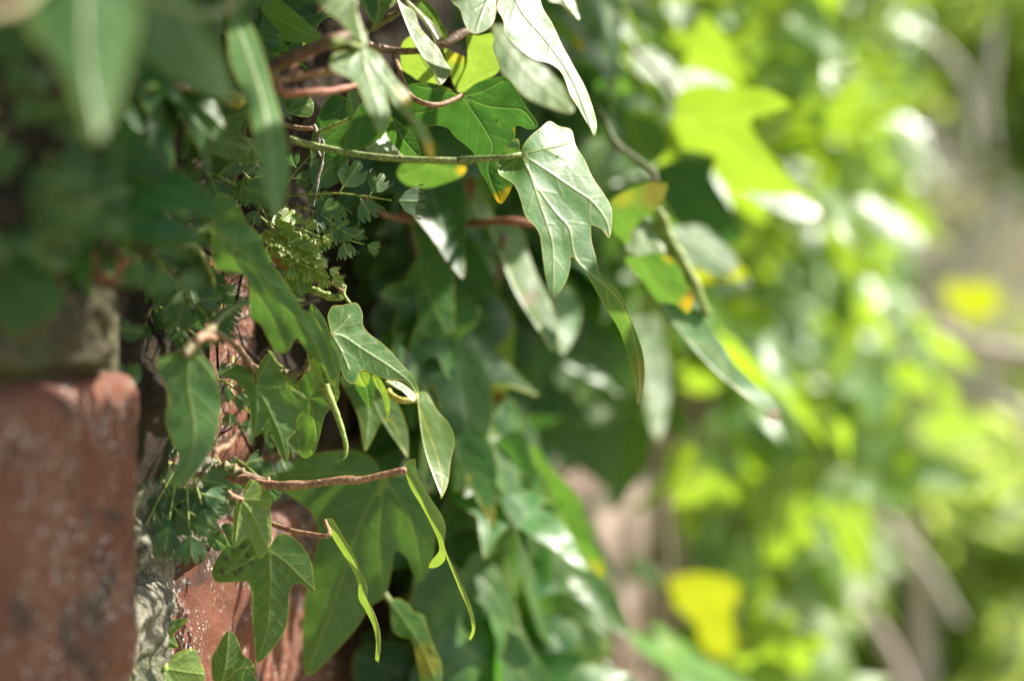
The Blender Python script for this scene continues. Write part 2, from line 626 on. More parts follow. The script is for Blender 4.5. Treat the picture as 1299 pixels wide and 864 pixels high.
def foliage_mat(name, c1, c2, trans, tf=0.4, rough=0.5, scale=2.0):
    N = NT(name)
    gm = N.add('ShaderNodeNewGeometry').outputs['Position']
    n1 = N.noise(gm, scale, 3, 0.6)
    n2 = N.noise(gm, scale * 14, 2, 0.6)
    col = N.mix(N.ramp(n1, 0.35, 0.65), c1, c2)
    col = N.mix(N.ramp(n2, 0.4, 0.7, 0, 0.5), col, tuple(0.55 * c for c in c1))
    p = N.principled(col, rough, None, 0.4)
    tr = N.add('ShaderNodeBsdfTranslucent')
    tr.inputs[0].default_value = (*trans, 1)
    ms = N.add('ShaderNodeMixShader'); ms.inputs[0].default_value = tf
    N.link(p.outputs[0], ms.inputs[1]); N.link(tr.outputs[0], ms.inputs[2])
    N.link(ms.outputs[0], N.out.inputs[0])
    return N.m


FM = {
    'lime': foliage_mat('lime_foliage', (0.24, 0.33, 0.08), (0.34, 0.42, 0.12), (0.62, 0.76, 0.16), 0.5),
    'green': foliage_mat('green_foliage', (0.15, 0.26, 0.07), (0.23, 0.35, 0.10), (0.48, 0.66, 0.14), 0.5),
    'olive': foliage_mat('olive_foliage', (0.25, 0.28, 0.12), (0.36, 0.38, 0.18), (0.56, 0.60, 0.22), 0.45, 0.6),
    'hedge': foliage_mat('hedge_foliage', (0.05, 0.09, 0.03), (0.10, 0.14, 0.05), (0.2, 0.3, 0.06), 0.35),
    'straw': foliage_mat('dry_grass', (0.32, 0.27, 0.16), (0.45, 0.38, 0.26), (0.5, 0.42, 0.25), 0.3, 0.8),
}

# ------------------------------------------------------------------ ground, bank
def grid_sheet(name, fn, nu, nv, mat, parent=None, kind=None):
    V, F = [], []
    for j in range(nv + 1):
        for i in range(nu + 1):
            V.append(fn(i / nu, j / nv))
    for j in range(nv):
        for i in range(nu):
            a = j * (nu + 1) + i
            F.append((a, a + 1, a + nu + 2, a + nu + 1))
    o = mesh_obj(name, V, F, mat, parent)
    if kind: o['kind'] = kind
    return o


def ground_fn(u, v):
    a = (u - 0.5) * 2; b = (v - 0.5) * 2
    x = math.copysign(abs(a) ** 3, a) * 500
    y = math.copysign(abs(b) ** 3, b) * 500
    return (x, y, 0.03 * noise.noise(Vector((x * 0.7, y * 0.7, 0))))


grid_sheet('ground', ground_fn, 80, 80, M_GROUND, kind='structure')


def bank_z(x, y):
    t = min(1, max(0, (y - 3.0) / 4.5))
    t = t * t * (3 - 2 * t)
    return -0.08 + 1.75 * t + 0.12 * noise.noise(Vector((x * 0.9, y * 0.9, 3)))


grid_sheet('garden_bank', lambda u, v: (-6 + 26 * u, 2.8 + 20 * v, bank_z(-6 + 26 * u, 2.8 + 20 * v)), 110, 90, M_BANK, kind='structure')

# ------------------------------------------------------------------ the old brick wall and the pier in front of it
WS = 0.22
WL = math.hypot(1, WS)
UX = Vector((WS / WL, 1 / WL, 0))
NX = Vector((1 / WL, -WS / WL, 0))
WX0 = -0.148
PX0 = -0.133


def wallpt(y, z, out=0.0, x0=WX0):
    return Vector((x0 + WS * y, y, z)) + NX * out


def slab_box(name, y0, y1, z0, z1, out0, out1, mat, parent, x0=WX0):
    V = []
    for o_ in (out0, out1):
        for (y, z) in ((y0, z0), (y1, z0), (y1, z1), (y0, z1)):
            V.append(wallpt(y, z, o_, x0))
    F = [(0, 1, 2, 3), (7, 6, 5, 4), (0, 4, 5, 1), (1, 5, 6, 2), (2, 6, 7, 3), (3, 7, 4, 0)]
    return mesh_obj(name, V, F, mat, parent, smooth=False)


def brick_geo(L, H, D, nu, nv, disp, rnd_r, seed, wear=0.0):
    """front grid with worn rounded arrises plus a skirt: local x along the wall, -y outwards, z up"""
    V, F = [], []
    for j in range(nv + 1):
        for i in range(nu + 1):
            x = L * i / nu; z = H * j / nv
            ex = min(x, L - x); ez = min(z, H - z)
            nz = noise.noise(Vector((x * 30 + seed, z * 30, seed * 1.7)))
            r = rnd_r * (1 + 0.8 * nz)
            out = 0.0
            for e in (ex, ez):
                if e < r:
                    out -= r - math.sqrt(max(0, r * r - (r - e) ** 2))
            out += disp * (nz + 0.5 * noise.noise(Vector((x * 110, z * 110, seed))) + 0.25 * noise.noise(Vector((x * 300, z * 300, seed))))
            if wear:
                c = math.hypot(x / 0.03, (H - z) / 0.028)
                out -= wear * max(0, 1 - c) ** 1.2
            V.append((x, -out, z))
    for j in range(nv):
        for i in range(nu):
            a = j * (nu + 1) + i
            F.append((a, a + 1, a + nu + 2, a + nu + 1))
    ring = [i for i in range(nu + 1)] + [(j * (nu + 1) + nu) for j in range(1, nv + 1)] + \
           [(nv * (nu + 1) + i) for i in range(nu - 1, -1, -1)] + [j * (nu + 1) for j in range(nv - 1, 0, -1)]
    b = len(V)
    for k in ring:
        x, y, z = V[k]
        V.append((x, D, z))
    m = len(ring)
    for k in range(m):
        k2 = (k + 1) % m
        F.append((ring[k2], ring[k], b + k, b + k2))
    return V, F


def brick_mesh(L, H, D, nu, nv, disp, r, seed, wear=0.0, mat=None):
    V, F = brick_geo(L, H, D, nu, nv, disp, r, seed, wear)
    me = bpy.data.meshes.new('brick')
    me.from_pydata(V, [], F)
    me.polygons.foreach_set('use_smooth', [True] * len(F))
    me.materials.append(mat or M_BRICK)
    me.update()
    return me


WROT = math.atan2(UX.y, UX.x)


def place_brick(me, y, z, parent, x0=WX0, out=0.0):
    o = bpy.data.objects.new('brick', me)
    COL.objects.link(o)
    o.parent = parent
    o.location = wallpt(y, z, out, x0) - world_loc(parent)
    o.rotation_euler = (0, 0, WROT)              # local x runs along the wall, local -y is its outer face
    return o


wall = empty('brick_wall', wallpt(0.3, 0.0), 'old red brick wall running away behind the hanging ivy', 'wall')
mort = slab_box('mortar', 0.284, 6.0, -0.1, 2.2, -0.24, -0.0045, M_MORTAR, wall)
BZ0 = 1.2 - 0.0446 - 0.065
full = [brick_mesh(0.213, 0.065, 0.03, 6, 3, 0.0012, 0.004, s) for s in (1.3, 5.1, 9.7, 14.2)]
worn = [brick_mesh(0.213, 0.065, 0.03, 6, 3, 0.0012, 0.004, s, mat=M_BRICK2) for s in (1.9, 5.5, 9.2, 14.9)]
half = [brick_mesh(0.098, 0.065, 0.03, 4, 3, 0.0012, 0.004, s) for s in (2.3, 6.1)]
for k in range(-9, 14):
    z = BZ0 + 0.075 * k
    if z > 2.1: continue
    y = 0.321 if k % 2 == 0 else 0.287
    first = True
    while y < 3.0:
        if k in (0, 1, -1) and y < 0.75:
            Lb = 0.213 if not (first and k % 2) else 0.130
            me = brick_mesh(Lb, 0.065, 0.03, 110, 44, 0.0022, 0.007, 3.1 + k * 7 + y, wear=0.012 if k == 0 and first else 0.0)
            place_brick(me, y, z, wall, out=0.002 * nrs.rand())
            y += (Lb + 0.011) / WL
        elif first and k % 2:
            place_brick(half[k % 2], y, z, wall, out=0.002 * nrs.rand())
            y += 0.109 / WL
        else:
            place_brick((full if y < .6 else worn)[nrs.randint(4)], y, z, wall, out=0.003 * nrs.rand())
            y += 0.2245 / WL
        first = False
slab_box('coping', 0.284, 6.0, 2.203, 2.27, -0.27, 0.03, M_MORTAR, wall)
V, F = [], []
for k in range(28):                      # the part of the wall too far away to pick bricks apart
    z = 0.34 + 0.075 * k - 0.35
    y = 3.02 + (0.11 if k % 2 else 0)
    while y < 5.7:
        gv, gf = brick_geo(0.213, 0.065, 0.02, 1, 1, 0.0, 0.0, 1)
        b = len(V)
        for (x, yy, zz) in gv:
            V.append(wallpt(y, z + zz, -yy) + UX * x)
        F += [tuple(b + i for i in f) for f in gf]
        y += 0.2245 / WL
o = mesh_obj('distant_brickwork', V, F, M_BRICK2, wall, smooth=False)
o['kind'] = 'stuff'


def lump(name, fn, nu, nv, mat, parent):
    return grid_sheet(name, fn, nu, nv, mat, parent)


def joint_lump(y0, y1, z0, z1, base, amp, seed, x0=WX0):
    def f(u, v):
        y = y0 + (y1 - y0) * u; z = z0 + (z1 - z0) * v
        e = min(u, 1 - u, v * 1.0, 1 - v) * 2
        o_ = base + amp * (noise.noise(Vector((y * 60, z * 60, seed))) + 0.5 * noise.noise(Vector((y * 170, z * 170, seed))) + 0.3 * noise.noise(Vector((y * 420, z * 420, seed))))
        o_ -= 0.012 * (1 - min(1, e * 3.5)) ** 2
        return wallpt(y, z, o_, x0)
    return f


lump('mortar_lump', joint_lump(0.284, 0.324, BZ0 - 0.012, BZ0 + 0.060, 0.001, 0.004, 4), 70, 90, M_MORTAR, wall)
lump('mortar_lump', joint_lump(0.284, 0.350, BZ0 + 0.058, BZ0 + 0.084, 0.002, 0.005, 9), 110, 50, M_MORTAR, wall)

pier = empty('brick_pier', wallpt(0.2, 0.0, 0, PX0), 'big smooth terracotta red brick pier at the lower left corner, close to the lens', 'pier')
slab_box('mortar', -1.2, 0.279, -0.1, 2.2, -0.12, -0.006, M_MORTAR_SHADE, pier, PX0)
PZ0 = 1.2 - 0.006 - 0.066
for k in range(-9, 12):
    z = PZ0 + 0.082 * k
    y = 0.282 - 0.213 / WL - (0.0 if k % 2 == 0 else 0.0)
    off = 0 if k % 2 == 0 else 0.109 / WL
    if k in (0, -1, 1):
        me = brick_mesh(0.213, 0.066, 0.11, 130, 60, 0.0026, 0.010, 21 + k)
    else:
        me = full[k % 4]
    if k % 2 == 0:
        place_brick(me, y, z, pier, PX0)
    else:
        place_brick(brick_mesh(0.102, 0.066, 0.11, 60, 50, 0.0015, 0.006, 31 + k) if k in (1, -1) else half[k % 2], 0.282 - 0.102 / WL, z, pier, PX0)
        y = 0.282 - 0.102 / WL - 0.224 / WL
        place_brick(full[k % 4], y, z, pier, PX0)
    for q in range(2):
        y -= 0.2245 / WL
        place_brick(full[(k + q) % 4], y, z, pier, PX0)
lump('mortar_lump', joint_lump(0.09, 0.281, PZ0 + 0.0655, PZ0 + 0.083, 0.001, 0.006, 13, PX0), 190, 30, M_MORTAR_SHADE, pier)
slab_box('coping', -1.2, 0.281, 2.203, 2.27, -0.14, 0.03, M_MORTAR, pier, PX0)

# ------------------------------------------------------------------ garden beyond the wall: bushes, dry stems, hedge
def quads(centers, sizes, rs, normal_bias=(0, 0, 0.6), elong=1.7):
    """many small bent leaves as 4-triangle blades"""
    n = len(centers)
    nrm = rs.normal(size=(n, 3)) + np.array(normal_bias)
    nrm /= np.linalg.norm(nrm, axis=1)[:, None]
    t = rs.normal(size=(n, 3)) + np.array([0, 0, -0.6])
    t -= nrm * np.sum(t * nrm, axis=1)[:, None]
    t /= np.linalg.norm(t, axis=1)[:, None]
    b = np.cross(nrm, t)
    s = sizes[:, None]
    c = centers
    p = [c - t * s * elong / 2, c + b * s * 0.42 + nrm * s * 0.12 - t * s * 0.1, c + t * s * elong / 2 - nrm * s * 0.15, c - b * s * 0.42 + nrm * s * 0.12 - t * s * 0.1]
    V = np.stack(p, 1).reshape(-1, 3)
    i = np.arange(n) * 4
    F = np.concatenate([np.stack([i, i + 1, i + 2], 1), np.stack([i, i + 2, i + 3], 1)])
    return V, F


def np_mesh(name, V, F, mat, parent=None, origin=(0, 0, 0), kind=None):
    V = np.asarray(V) - np.array(origin)
    me = bpy.data.meshes.new(name)
    me.vertices.add(len(V)); me.vertices.foreach_set('co', V.astype(np.float32).ravel())
    me.loops.add(len(F) * 3); me.loops.foreach_set('vertex_index', F.astype(np.int32).ravel())
    me.polygons.add(len(F)); me.polygons.foreach_set('loop_start', np.arange(len(F), dtype=np.int32) * 3)
    me.polygons.foreach_set('use_smooth', np.ones(len(F), bool))
    me.materials.append(mat)
    me.update(); me.validate()
    o = bpy.data.objects.new(name, me)
    COL.objects.link(o)
    if parent is not None:
        o.parent = parent
        o.location = Vector(origin) - world_loc(parent)
    else:
        o.location = origin
    if kind: o['kind'] = kind
    return o


def gz(x, y):
    return bank_z(x, y) if y > 3.0 else 0.0


def shrub(name, px, py, d, rx, rz, n, leaf, mat, label, cat='shrub', seed=0, group=None, clumps=9, stems=3, ry=None):
    c = P(px, py, d)
    ry = ry or rx
    base = Vector((c.x, c.y, gz(c.x, c.y) - 0.02))
    e = empty(name, base, label, cat, group)
    rs = np.random.RandomState(100 + seed)
    cl = rs.normal(size=(clumps, 3)); cl /= np.linalg.norm(cl, axis=1)[:, None]
    cl *= (rs.rand(clumps) ** 0.5)[:, None] * np.array([rx, ry, rz]) * 0.75
    cl += np.array(c)
    pts = []
    for q in range(clumps):
        m = n // clumps
        g = rs.normal(size=(m, 3)) * np.array([rx, ry, rz]) * 0.30
        pts.append(cl[q] + g)
    pts = np.concatenate(pts)
    V, F = quads(pts, leaf * (0.6 + 0.8 * rs.rand(len(pts))), rs)
    np_mesh('foliage', V, F, mat, e, base, kind='stuff')
    for q in range(stems):
        tip = Vector(cl[q % clumps])
        a = base + Vector((rs.uniform(-.06, .06), rs.uniform(-.06, .06), 0))
        mid = a.lerp(tip, 0.5) + Vector((rs.uniform(-.08, .08), rs.uniform(-.08, .08), 0.05))
        tube('stem', [a, mid, tip], [0.007, 0.005, 0.002], SM['dry'], e, sides=7, step=0.08)
    return e


shrub('bush', 1200, 20, 2.7, 0.30, 0.17, 1500, 0.034, FM['lime'], 'sunny lime green bush at the top right edge of the picture', seed=1, clumps=16)
shrub('bush', 1320, 150, 2.8, 0.12, 0.16, 900, 0.04, FM['green'], 'dark green bush against the right edge, upper part of the picture', seed=2)
shrub('bush', 1240, 640, 2.4, 0.26, 0.12, 800, 0.034, FM['lime'], 'blurred yellow green bush low on the right, above the reddish stake', seed=3, clumps=12)
shrub('bush', 1120, 810, 2.5, 0.24, 0.20, 900, 0.04, FM['green'], 'fresh green low bush beside the foot of the ivy curtain', seed=4)
shrub('bush', 1270, 835, 2.3, 0.20, 0.11, 600, 0.036, FM['lime'], 'loose lime green low bush in the lower right corner', seed=5)
shrub('bush', 1290, 690, 2.2, 0.10, 0.08, 400, 0.036, FM['lime'], 'small lime green bush at the right edge with one bright leaf', seed=6)
shrub('bush', 1150, 590, 4.0, 0.42, 0.26, 2600, 0.045, FM['olive'], 'olive green bush far behind the thin dry twigs', seed=7)
shrub('bush', 1130, 320, 4.6, 0.30, 0.30, 2000, 0.045, FM['olive'], 'greyish olive bush standing behind the pale arching dry stems', seed=8)
shrub('bush', 1190, 740, 3.2, 0.34, 0.16, 1000, 0.04, FM['lime'], 'low yellow green bush behind the reddish stake', seed=9, clumps=12)
shrub('bush', 1250, 450, 3.6, 0.26, 0.12, 500, 0.04, FM['lime'], 'sparse yellow green bush behind the level pinkish twig', seed=10, clumps=8)

# hedge closing the garden
hd = empty('hedge', (3.5, 9.0, 0), 'dark tall hedge closing the garden behind everything', 'hedge')
rs = np.random.RandomState(4)
m = 42000
hp = np.stack([rs.uniform(-6, 14, m), 9.0 + rs.normal(0, 0.55, m), rs.uniform(0.2, 4.6, m)], 1)
hp[:, 1] += 0.5 * np.sin(hp[:, 0] * 1.9) * np.cos(hp[:, 2] * 1.7)
V, F = quads(hp, 0.13 * (0.6 + 0.8 * rs.rand(m)), rs)
np_mesh('foliage', V, F, FM['hedge'], hd, (3.5, 9.0, 0), kind='stuff')
for q in range(14):
    x = -5.5 + q * 1.45
    tube('stem', [(x, 9, 0.5), (x + 0.1, 9.1, 2), (x - 0.1, 9, 4)], [0.06, 0.045, 0.02], SM['bark'], hd, sides=7)
# taller trees behind so that the hedge is backed by more foliage
for q, (x, y, h, r, lab) in enumerate([(2.2, 13.5, 7.5, 2.4, 'broad green tree directly behind the hedge, top right'),
                                       (7.0, 14.5, 8.5, 2.8, 'second broad tree behind the hedge, farther right than the first'),
                                       (-3.0, 15.0, 8.0, 2.8, 'tree behind the hedge hidden mostly by the ivy wall')]):
    e = empty('tree', (x, y, 1.4), lab, 'tree')
    rs = np.random.RandomState(60 + q)
    tube('trunk', [(x, y, 1.2), (x + .1, y, h * .45), (x - .1, y + .1, h * .8)], [0.22, 0.15, 0.05], SM['bark'], e, sides=9)
    cl = rs.normal(size=(26, 3)) * np.array([r * .5, r * .5, h * .17]) + np.array([x, y, h * .66])
    pts = np.concatenate([c_ + rs.normal(size=(420, 3)) * 0.42 for c_ in cl])
    V, F = quads(pts, 0.17 * (0.6 + 0.8 * rs.rand(len(pts))), rs)
    np_mesh('crown', V, F, FM['lime' if q != 2 else 'green'], e, (x, y, 1.4), kind='stuff')

# dry grass on the bank
rs = np.random.RandomState(9)
m = 16000
gx_ = rs.uniform(-0.5, 4.5, m); gy_ = rs.uniform(3.2, 8.0, m)
gzv = np.array([bank_z(a, b) for a, b in zip(gx_, gy_)])
hh = rs.uniform(0.08, 0.32, m)
b0 = np.stack([gx_, gy_, gzv], 1)
lean = rs.normal(size=(m, 3)) * 0.10; lean[:, 2] = 0
top = b0 + lean + np.stack([0 * hh, 0 * hh, hh], 1)
sd_ = rs.normal(size=(m, 3)) * 0.006; sd_[:, 2] = 0
V = np.stack([b0 - sd_, b0 + sd_, top], 1).reshape(-1, 3)
F = np.arange(m * 3).reshape(-1, 3)
g = np_mesh('dry_grass', V, F, FM['straw'], None, (0, 0, 0), kind='stuff')
tag(g, 'tall straw coloured dry grass covering the bank', 'grass')

# ------------------------------------------------------------------ bare twigs beyond the ivy
def twig(px_pts, d, rads, mat, label, group=None, name='bare_twig', cat='twig'):
    pts = [P(x, y, dd) for (x, y), dd in zip(px_pts, d if isinstance(d, (list, tuple)) else [d] * len(px_pts))]
    e = empty(name, pts[0], label, cat, group)
    tube('stem', pts, rads, mat, e, sides=8)
    return e, pts


def twig_side(e, pts, rads, mat):
    tube('side_shoot', pts, rads, mat, e, sides=6)


e, _ = twig([(1290, 235), (1255, 285), (1215, 335), (1170, 385), (1120, 440), (1080, 520)], 1.7, [.007, .011, .012, .010, .008, .005], SM['dry'], 'thick pale dry stem slanting down left from the right edge')
twig_side(e, [P(1215, 335, 1.7), P(1180, 340, 1.75), P(1140, 380, 1.8)], [.006, .004, .002], SM['dry'])
e, _ = twig([(1080, 392), (1130, 398), (1180, 415), (1240, 440), (1310, 452)], 1.6, [.004, .006, .009, .010, .011], SM['pinkdry'], 'pinkish dry twig running almost level below the single yellow leaf')
twig_side(e, [P(1180, 415, 1.6), P(1160, 450, 1.65), P(1150, 500, 1.7)], [.005, .004, .002], SM['pinkdry'])
twig([(1210, 480), (1250, 500), (1310, 535)], 1.6, [.004, .008, .009], SM['dry'], 'short pale twig entering from the right edge at mid height')
twig([(1050, 560), (1080, 610), (1125, 665), (1180, 730), (1215, 790)], 1.9, [.006, .009, .009, .008, .007], SM['dry'], 'pale dry stem slanting down right low beside the ivy curtain')
twig([(1168, 900), (1165, 780), (1160, 700), (1150, 640)], 2.2, [.026, .022, .016, .010], SM['pinkdry'], 'upright reddish brown stake in the lower right of the picture', name='wooden_stake', cat='stake')
twig([(1055, 690), (1090, 760), (1130, 830), (1150, 880)], 1.8, [.005, .008, .010, .010], SM['pinkdry'], 'brown dry stem slanting at the bottom edge left of the stake')
twig([(1140, 30), (1190, 60), (1225, 110), (1232, 190), (1200, 250)], 2.3, [.007, .010, .010, .009, .006], SM['dry'], 'arching pale dry stem near the top right corner')
twig([(1262, 20), (1258, 60), (1250, 130), (1262, 190)], 2.1, [.004, .010, .009, .005], SM['dry'], 'short upright pale stem at the top right, near the edge')
twig([(1110, 230), (1150, 190), (1200, 170), (1240, 185)], 2.6, [.006, .009, .009, .006], SM['dry'], 'greyish dry stem curving over beside the upper ivy')
# thicket of fine dry stalks: nobody could count them
rs = np.random.RandomState(12)
V, F = [], []
for q in range(230):
    d = rs.uniform(2.9, 4.6)
    c = P(rs.uniform(1040, 1360), rs.uniform(120, 800), d)
    an = rs.uniform(-1.2, 1.2)
    L = rs.uniform(0.15, 0.5)
    dr = Vector((math.sin(an), rs.uniform(-.4, .4), math.cos(an)))
    v, f = tube_geo([c - dr * L, c + Vector(rs.normal(size=3) * 0.02), c + dr * L], [0.004, 0.0035, 0.001], 4, L / 2)
    b = len(V); V += v; F += [tuple(b + i for i in ff) for ff in f]
o = mesh_obj('dry_stalks', V, F, SM['dry'])
tag(o, 'thicket of fine straw coloured dry stalks on the bank', 'dry stalks', kind='stuff')

# ------------------------------------------------------------------ ivy
HERO_ERR = []


def hero(shoot, outline, D, J=None, veins=None, gx=0.0, gz=0.0, fold=0.10, rip=1.0, mat='mid', bend=0.0, ctl=None,
         paints=None, spacing=None, side=True, name='leaf', label=None, seed=None, smooth=True):
    """one leaf blade: its own outline, distance and tilt; J = where the petiole joins"""
    seed = seed if seed is not None else len(bpy.data.objects) * 0.37
    ol = np.array(outline, float)
    J = outline[0] if J is None else J
    span = max(np.ptp(ol[:, 0]), np.ptp(ol[:, 1]))
    if spacing is None:
        spacing = max(2.2, span / 34)
    V, F, vd, sd, ed, size = leaf_geo(outline, J, veins, spacing, side, smooth)
    mm = D / FPX * 1000
    c = ol.mean(0)
    dx = (V[:, 0] - c[0]) * D / FPX
    dz = -(V[:, 1] - c[1]) * D / FPX
    y = gx * dx + gz * dz
    r = np.hypot(V[:, 0] - J[0], V[:, 1] - J[1]) / size
    y += bend * (r ** 2 - 0.4) * size * D / FPX
    y += fold * np.minimum(vd, size * 0.22) * D / FPX
    for i in range(len(V)):
        p = Vector((V[i, 0] / size * 2.2 + seed, V[i, 1] / size * 2.2, seed * 0.7))
        y[i] += rip * (0.035 * size * D / FPX) * noise.noise(p) * (0.5 + r[i])
        p2 = Vector((V[i, 0] / size * 8 + seed, V[i, 1] / size * 8, seed * 1.7))
        y[i] += rip * (0.007 * size * D / FPX) * noise.noise(p2) * (1.6 if ed[i] < size * 0.05 else 1.0)
    if ctl:
        for (px, py, rad, dep) in ctl:
            q = np.exp(-((V[:, 0] - px) ** 2 + (V[:, 1] - py) ** 2) / (2 * rad * rad))
            y += dep * q
    W = [P(V[i, 0], V[i, 1], D + y[i]) for i in range(len(V))]
    at = {'vd': vd * mm, 'sd': sd * mm, 'ed': ed * mm}
    yw = np.zeros(len(V)); br = np.zeros(len(V)); sp = np.zeros(len(V))
    for (px, py, rad, kind, amt) in (paints or []):
        q = amt * np.clip(1.6 - np.hypot(V[:, 0] - px, V[:, 1] - py) / rad * 1.6, 0, 1)
        {'y': yw, 'b': br, 's': sp}[kind][:] = np.maximum({'y': yw, 'b': br, 's': sp}[kind], q)
    at.update(yw=yw, br=br, sp=sp)
    j = int(np.argmin(np.hypot(V[:, 0] - J[0], V[:, 1] - J[1])))
    o = mesh_obj(name, W, F, LM[mat] if isinstance(mat, str) else mat, shoot, origin=W[j], attrs=at)
    if label: o['label'] = label
    return o


def petiole(leaf, px_pts, ds, rads, mat='copper', sides=10):
    """stalk of a leaf, in photograph pixels; the first point is the leaf's own junction"""
    pts = [world_loc(leaf)] + [P(x, y, d) for (x, y), d in zip(px_pts, ds)]
    return tube('petiole', pts, rads, SM[mat], leaf, sides=sides, seed=len(bpy.data.objects))


def stem(shoot, px_pts, ds, rads, mat='brown', sides=12, name='stem'):
    if not isinstance(ds, (list, tuple)): ds = [ds] * len(px_pts)
    if len(rads) > 1 and min(rads) > 0.0005:          # slightly swollen nodes along the shoot
        n_ = 15
        rr = np.interp(np.linspace(0, 1, n_), np.linspace(0, 1, len(rads)), rads)
        rads = [r * (1.28 if i % 4 == 2 else 0.97) for i, r in enumerate(rr)]
    return tube(name, [P(x, y, d) for (x, y), d in zip(px_pts, ds)], rads, SM[mat] if isinstance(mat, str) else mat, shoot, sides=sides, wob=0.2, seed=len(bpy.data.objects))


G = 'ivy shoots hanging over the wall'


def shoot(px, py, d, label, group=G):
    return empty('ivy_shoot', P(px, py, d), label, 'ivy shoot', group)


# --- big sharp leaf right of the centre on its long level stalk
s1 = shoot(365, 178, 0.325, 'long level green stalk from the left to the large sharp ivy leaf right of centre')
H1 = A3((348, 238), (344, 190), (335, 155), (308, 157), (265, 195), (235, 250), (222, 305), (232, 350), (300, 395), (330, 440), (350, 500), (375, 580), (430, 640), (455, 690)) + \
     B5((885, 330), (900, 450), (915, 560), (935, 650), (955, 690), (985, 660), (1030, 590), (1054, 500), (1058, 455)) + \
     EE((985, 185), (1050, 300), (1110, 400), (1140, 490), (1165, 570), (1177, 672), (1194, 630), (1203, 560), (1198, 490), (1180, 430), (1150, 350), (1130, 300), (1105, 255), (1065, 225)) + \
     B5((1215, 565), (1190, 450), (1170, 370), (1165, 285)) + \
     A3((740, 628), (790, 650), (833, 700), (848, 620), (845, 530), (800, 450), (740, 360), (700, 270), (650, 190), (625, 105), (560, 85), (505, 57), (460, 90), (405, 135), (362, 190))
l1 = hero(s1, H1, 0.322, veins=[
    A3((440, 420), (540, 560), (615, 650)) + B5((1090, 480),) + EE((1110, 290), (1175, 480), (1183, 640)),
    A3((480, 320), (640, 430), (740, 500), (815, 600), (835, 680)),
    A3((395, 340), (450, 500), (520, 720)) + B5((960, 560), (958, 670)),
    A3((470, 208), (570, 185), (620, 170)), A3((300, 290), (240, 330))],
    gx=0.60, gz=0.50, fold=0.12, mat='pale', rip=0.9,
    ctl=[(772, 432, 38, 0.015), (792, 360, 22, -0.004), (740, 160, 22, 0.006), (640, 205, 14, 0.005)],
    spacing=5.0, paints=[(818, 480, 40, 'y', 0.25)], label='large three lobed leaf with its lower lobe folded over')  # yellow at the fold stands in for sun shining through the lobe
petiole(l1, [(640, 200)] + A3((230, 258), (0, 272)) + A4((1290, 190), (1000, 182), (800, 170), (640, 148), (450, 112), (290, 70)), [.324, .325, .326, .327, .325, .324, .323, .322, .320, .318], [.0006, .0008, .0008, .0008, .0008, .0009], 'green')

# --- dark leaf seen from below with copper stalk, light green leaves above
s2 = shoot(500, 60, 0.345, 'dark woody shoot carrying the dark green leaf on a copper stalk at top centre')
H2 = A2((372, 522), (400, 490), (450, 455), (520, 428), (600, 418), (640, 445), (690, 520), (730, 590), (775, 650), (790, 685), (770, 706), (730, 706), (695, 690), (664, 690), (664, 745), (640, 800)) + \
     A3((300, 300), (303, 405), (268, 482), (237, 512), (208, 485), (165, 400), (120, 320), (90, 235)) + \
     A2((400, 800), (330, 745), (300, 705), (240, 686), (165, 693), (110, 660), (85, 600), (78, 540), (75, 470), (120, 452), (200, 452), (270, 478), (335, 512))
l2 = hero(s2, H2, 0.338, gx=-0.18, gz=0.05, fold=0.10, mat='dark', rip=1.2,
          veins=[A2((480, 680), (540, 800)) + A3((170, 330), (230, 490)), A2((520, 580), (700, 600), (770, 680)), A2((250, 590), (110, 620)), A2((300, 500), (130, 470)), A2((480, 500), (600, 440))],
          paints=[(634, 253, 12, 'y', 1.0), (645, 243, 8, 'y', 0.9), (653, 165, 4, 'y', 0.8)], label='dark leaf with a yellow lower tip')
petiole(l2, A2((250, 572), (150, 560), (75, 505)) + [(500, 70)], [.334, .332, .336, .345], [.0006, .0007, .0007, .0007], 'copper')
stem(s2, A1((780, 215), (820, 240), (900, 265), (1000, 280), (1150, 266), (1240, 235)) + A2((320, 210), (400, 160), (560, 40), (700, -120)), [.335, .34, .345, .345, .345, .345, .347, .35, .36, .38], [.0006, .0009, .0010, .0009, .0008], 'brown')
stem(s2, A1((800, 172), (900, 110), (1000, 45), (1100, -20)), .35, [.0008, .0008, .0007], 'olive')
hero(s2, A2((350, 502), (345, 470), (362, 430), (395, 360), (402, 300), (398, 230), (402, 188), (460, 192), (530, 180), (546, 205), (540, 260), (560, 320), (577, 372), (560, 402), (520, 425), (450, 455), (390, 500)), 0.352,
     J=A2((352, 505))[0], gx=-0.5, gz=-0.35, mat='young', veins=[A2((440, 370), (500, 210)), A2((470, 420), (560, 380))])
hero(s2, A2((235, 455), (225, 400), (230, 330), (200, 260), (175, 190), (110, 185), (60, 215), (40, 250), (35, 330), (40, 375), (90, 410), (150, 450)), 0.356, gx=-0.4, gz=-0.3, mat='young')
hero(s2, A2((340, 495), (330, 430), (290, 340), (275, 265), (330, 285), (395, 312), (402, 330), (385, 390), (355, 450)), 0.354, gx=-0.6, gz=-0.3, mat='young', paints=[(580, 70, 14, 'y', 0.5)])
hero(s2, A2((250, 480), (262, 470), (330, 500), (270, 520)), 0.356, gx=-0.4, mat='young', side=False)

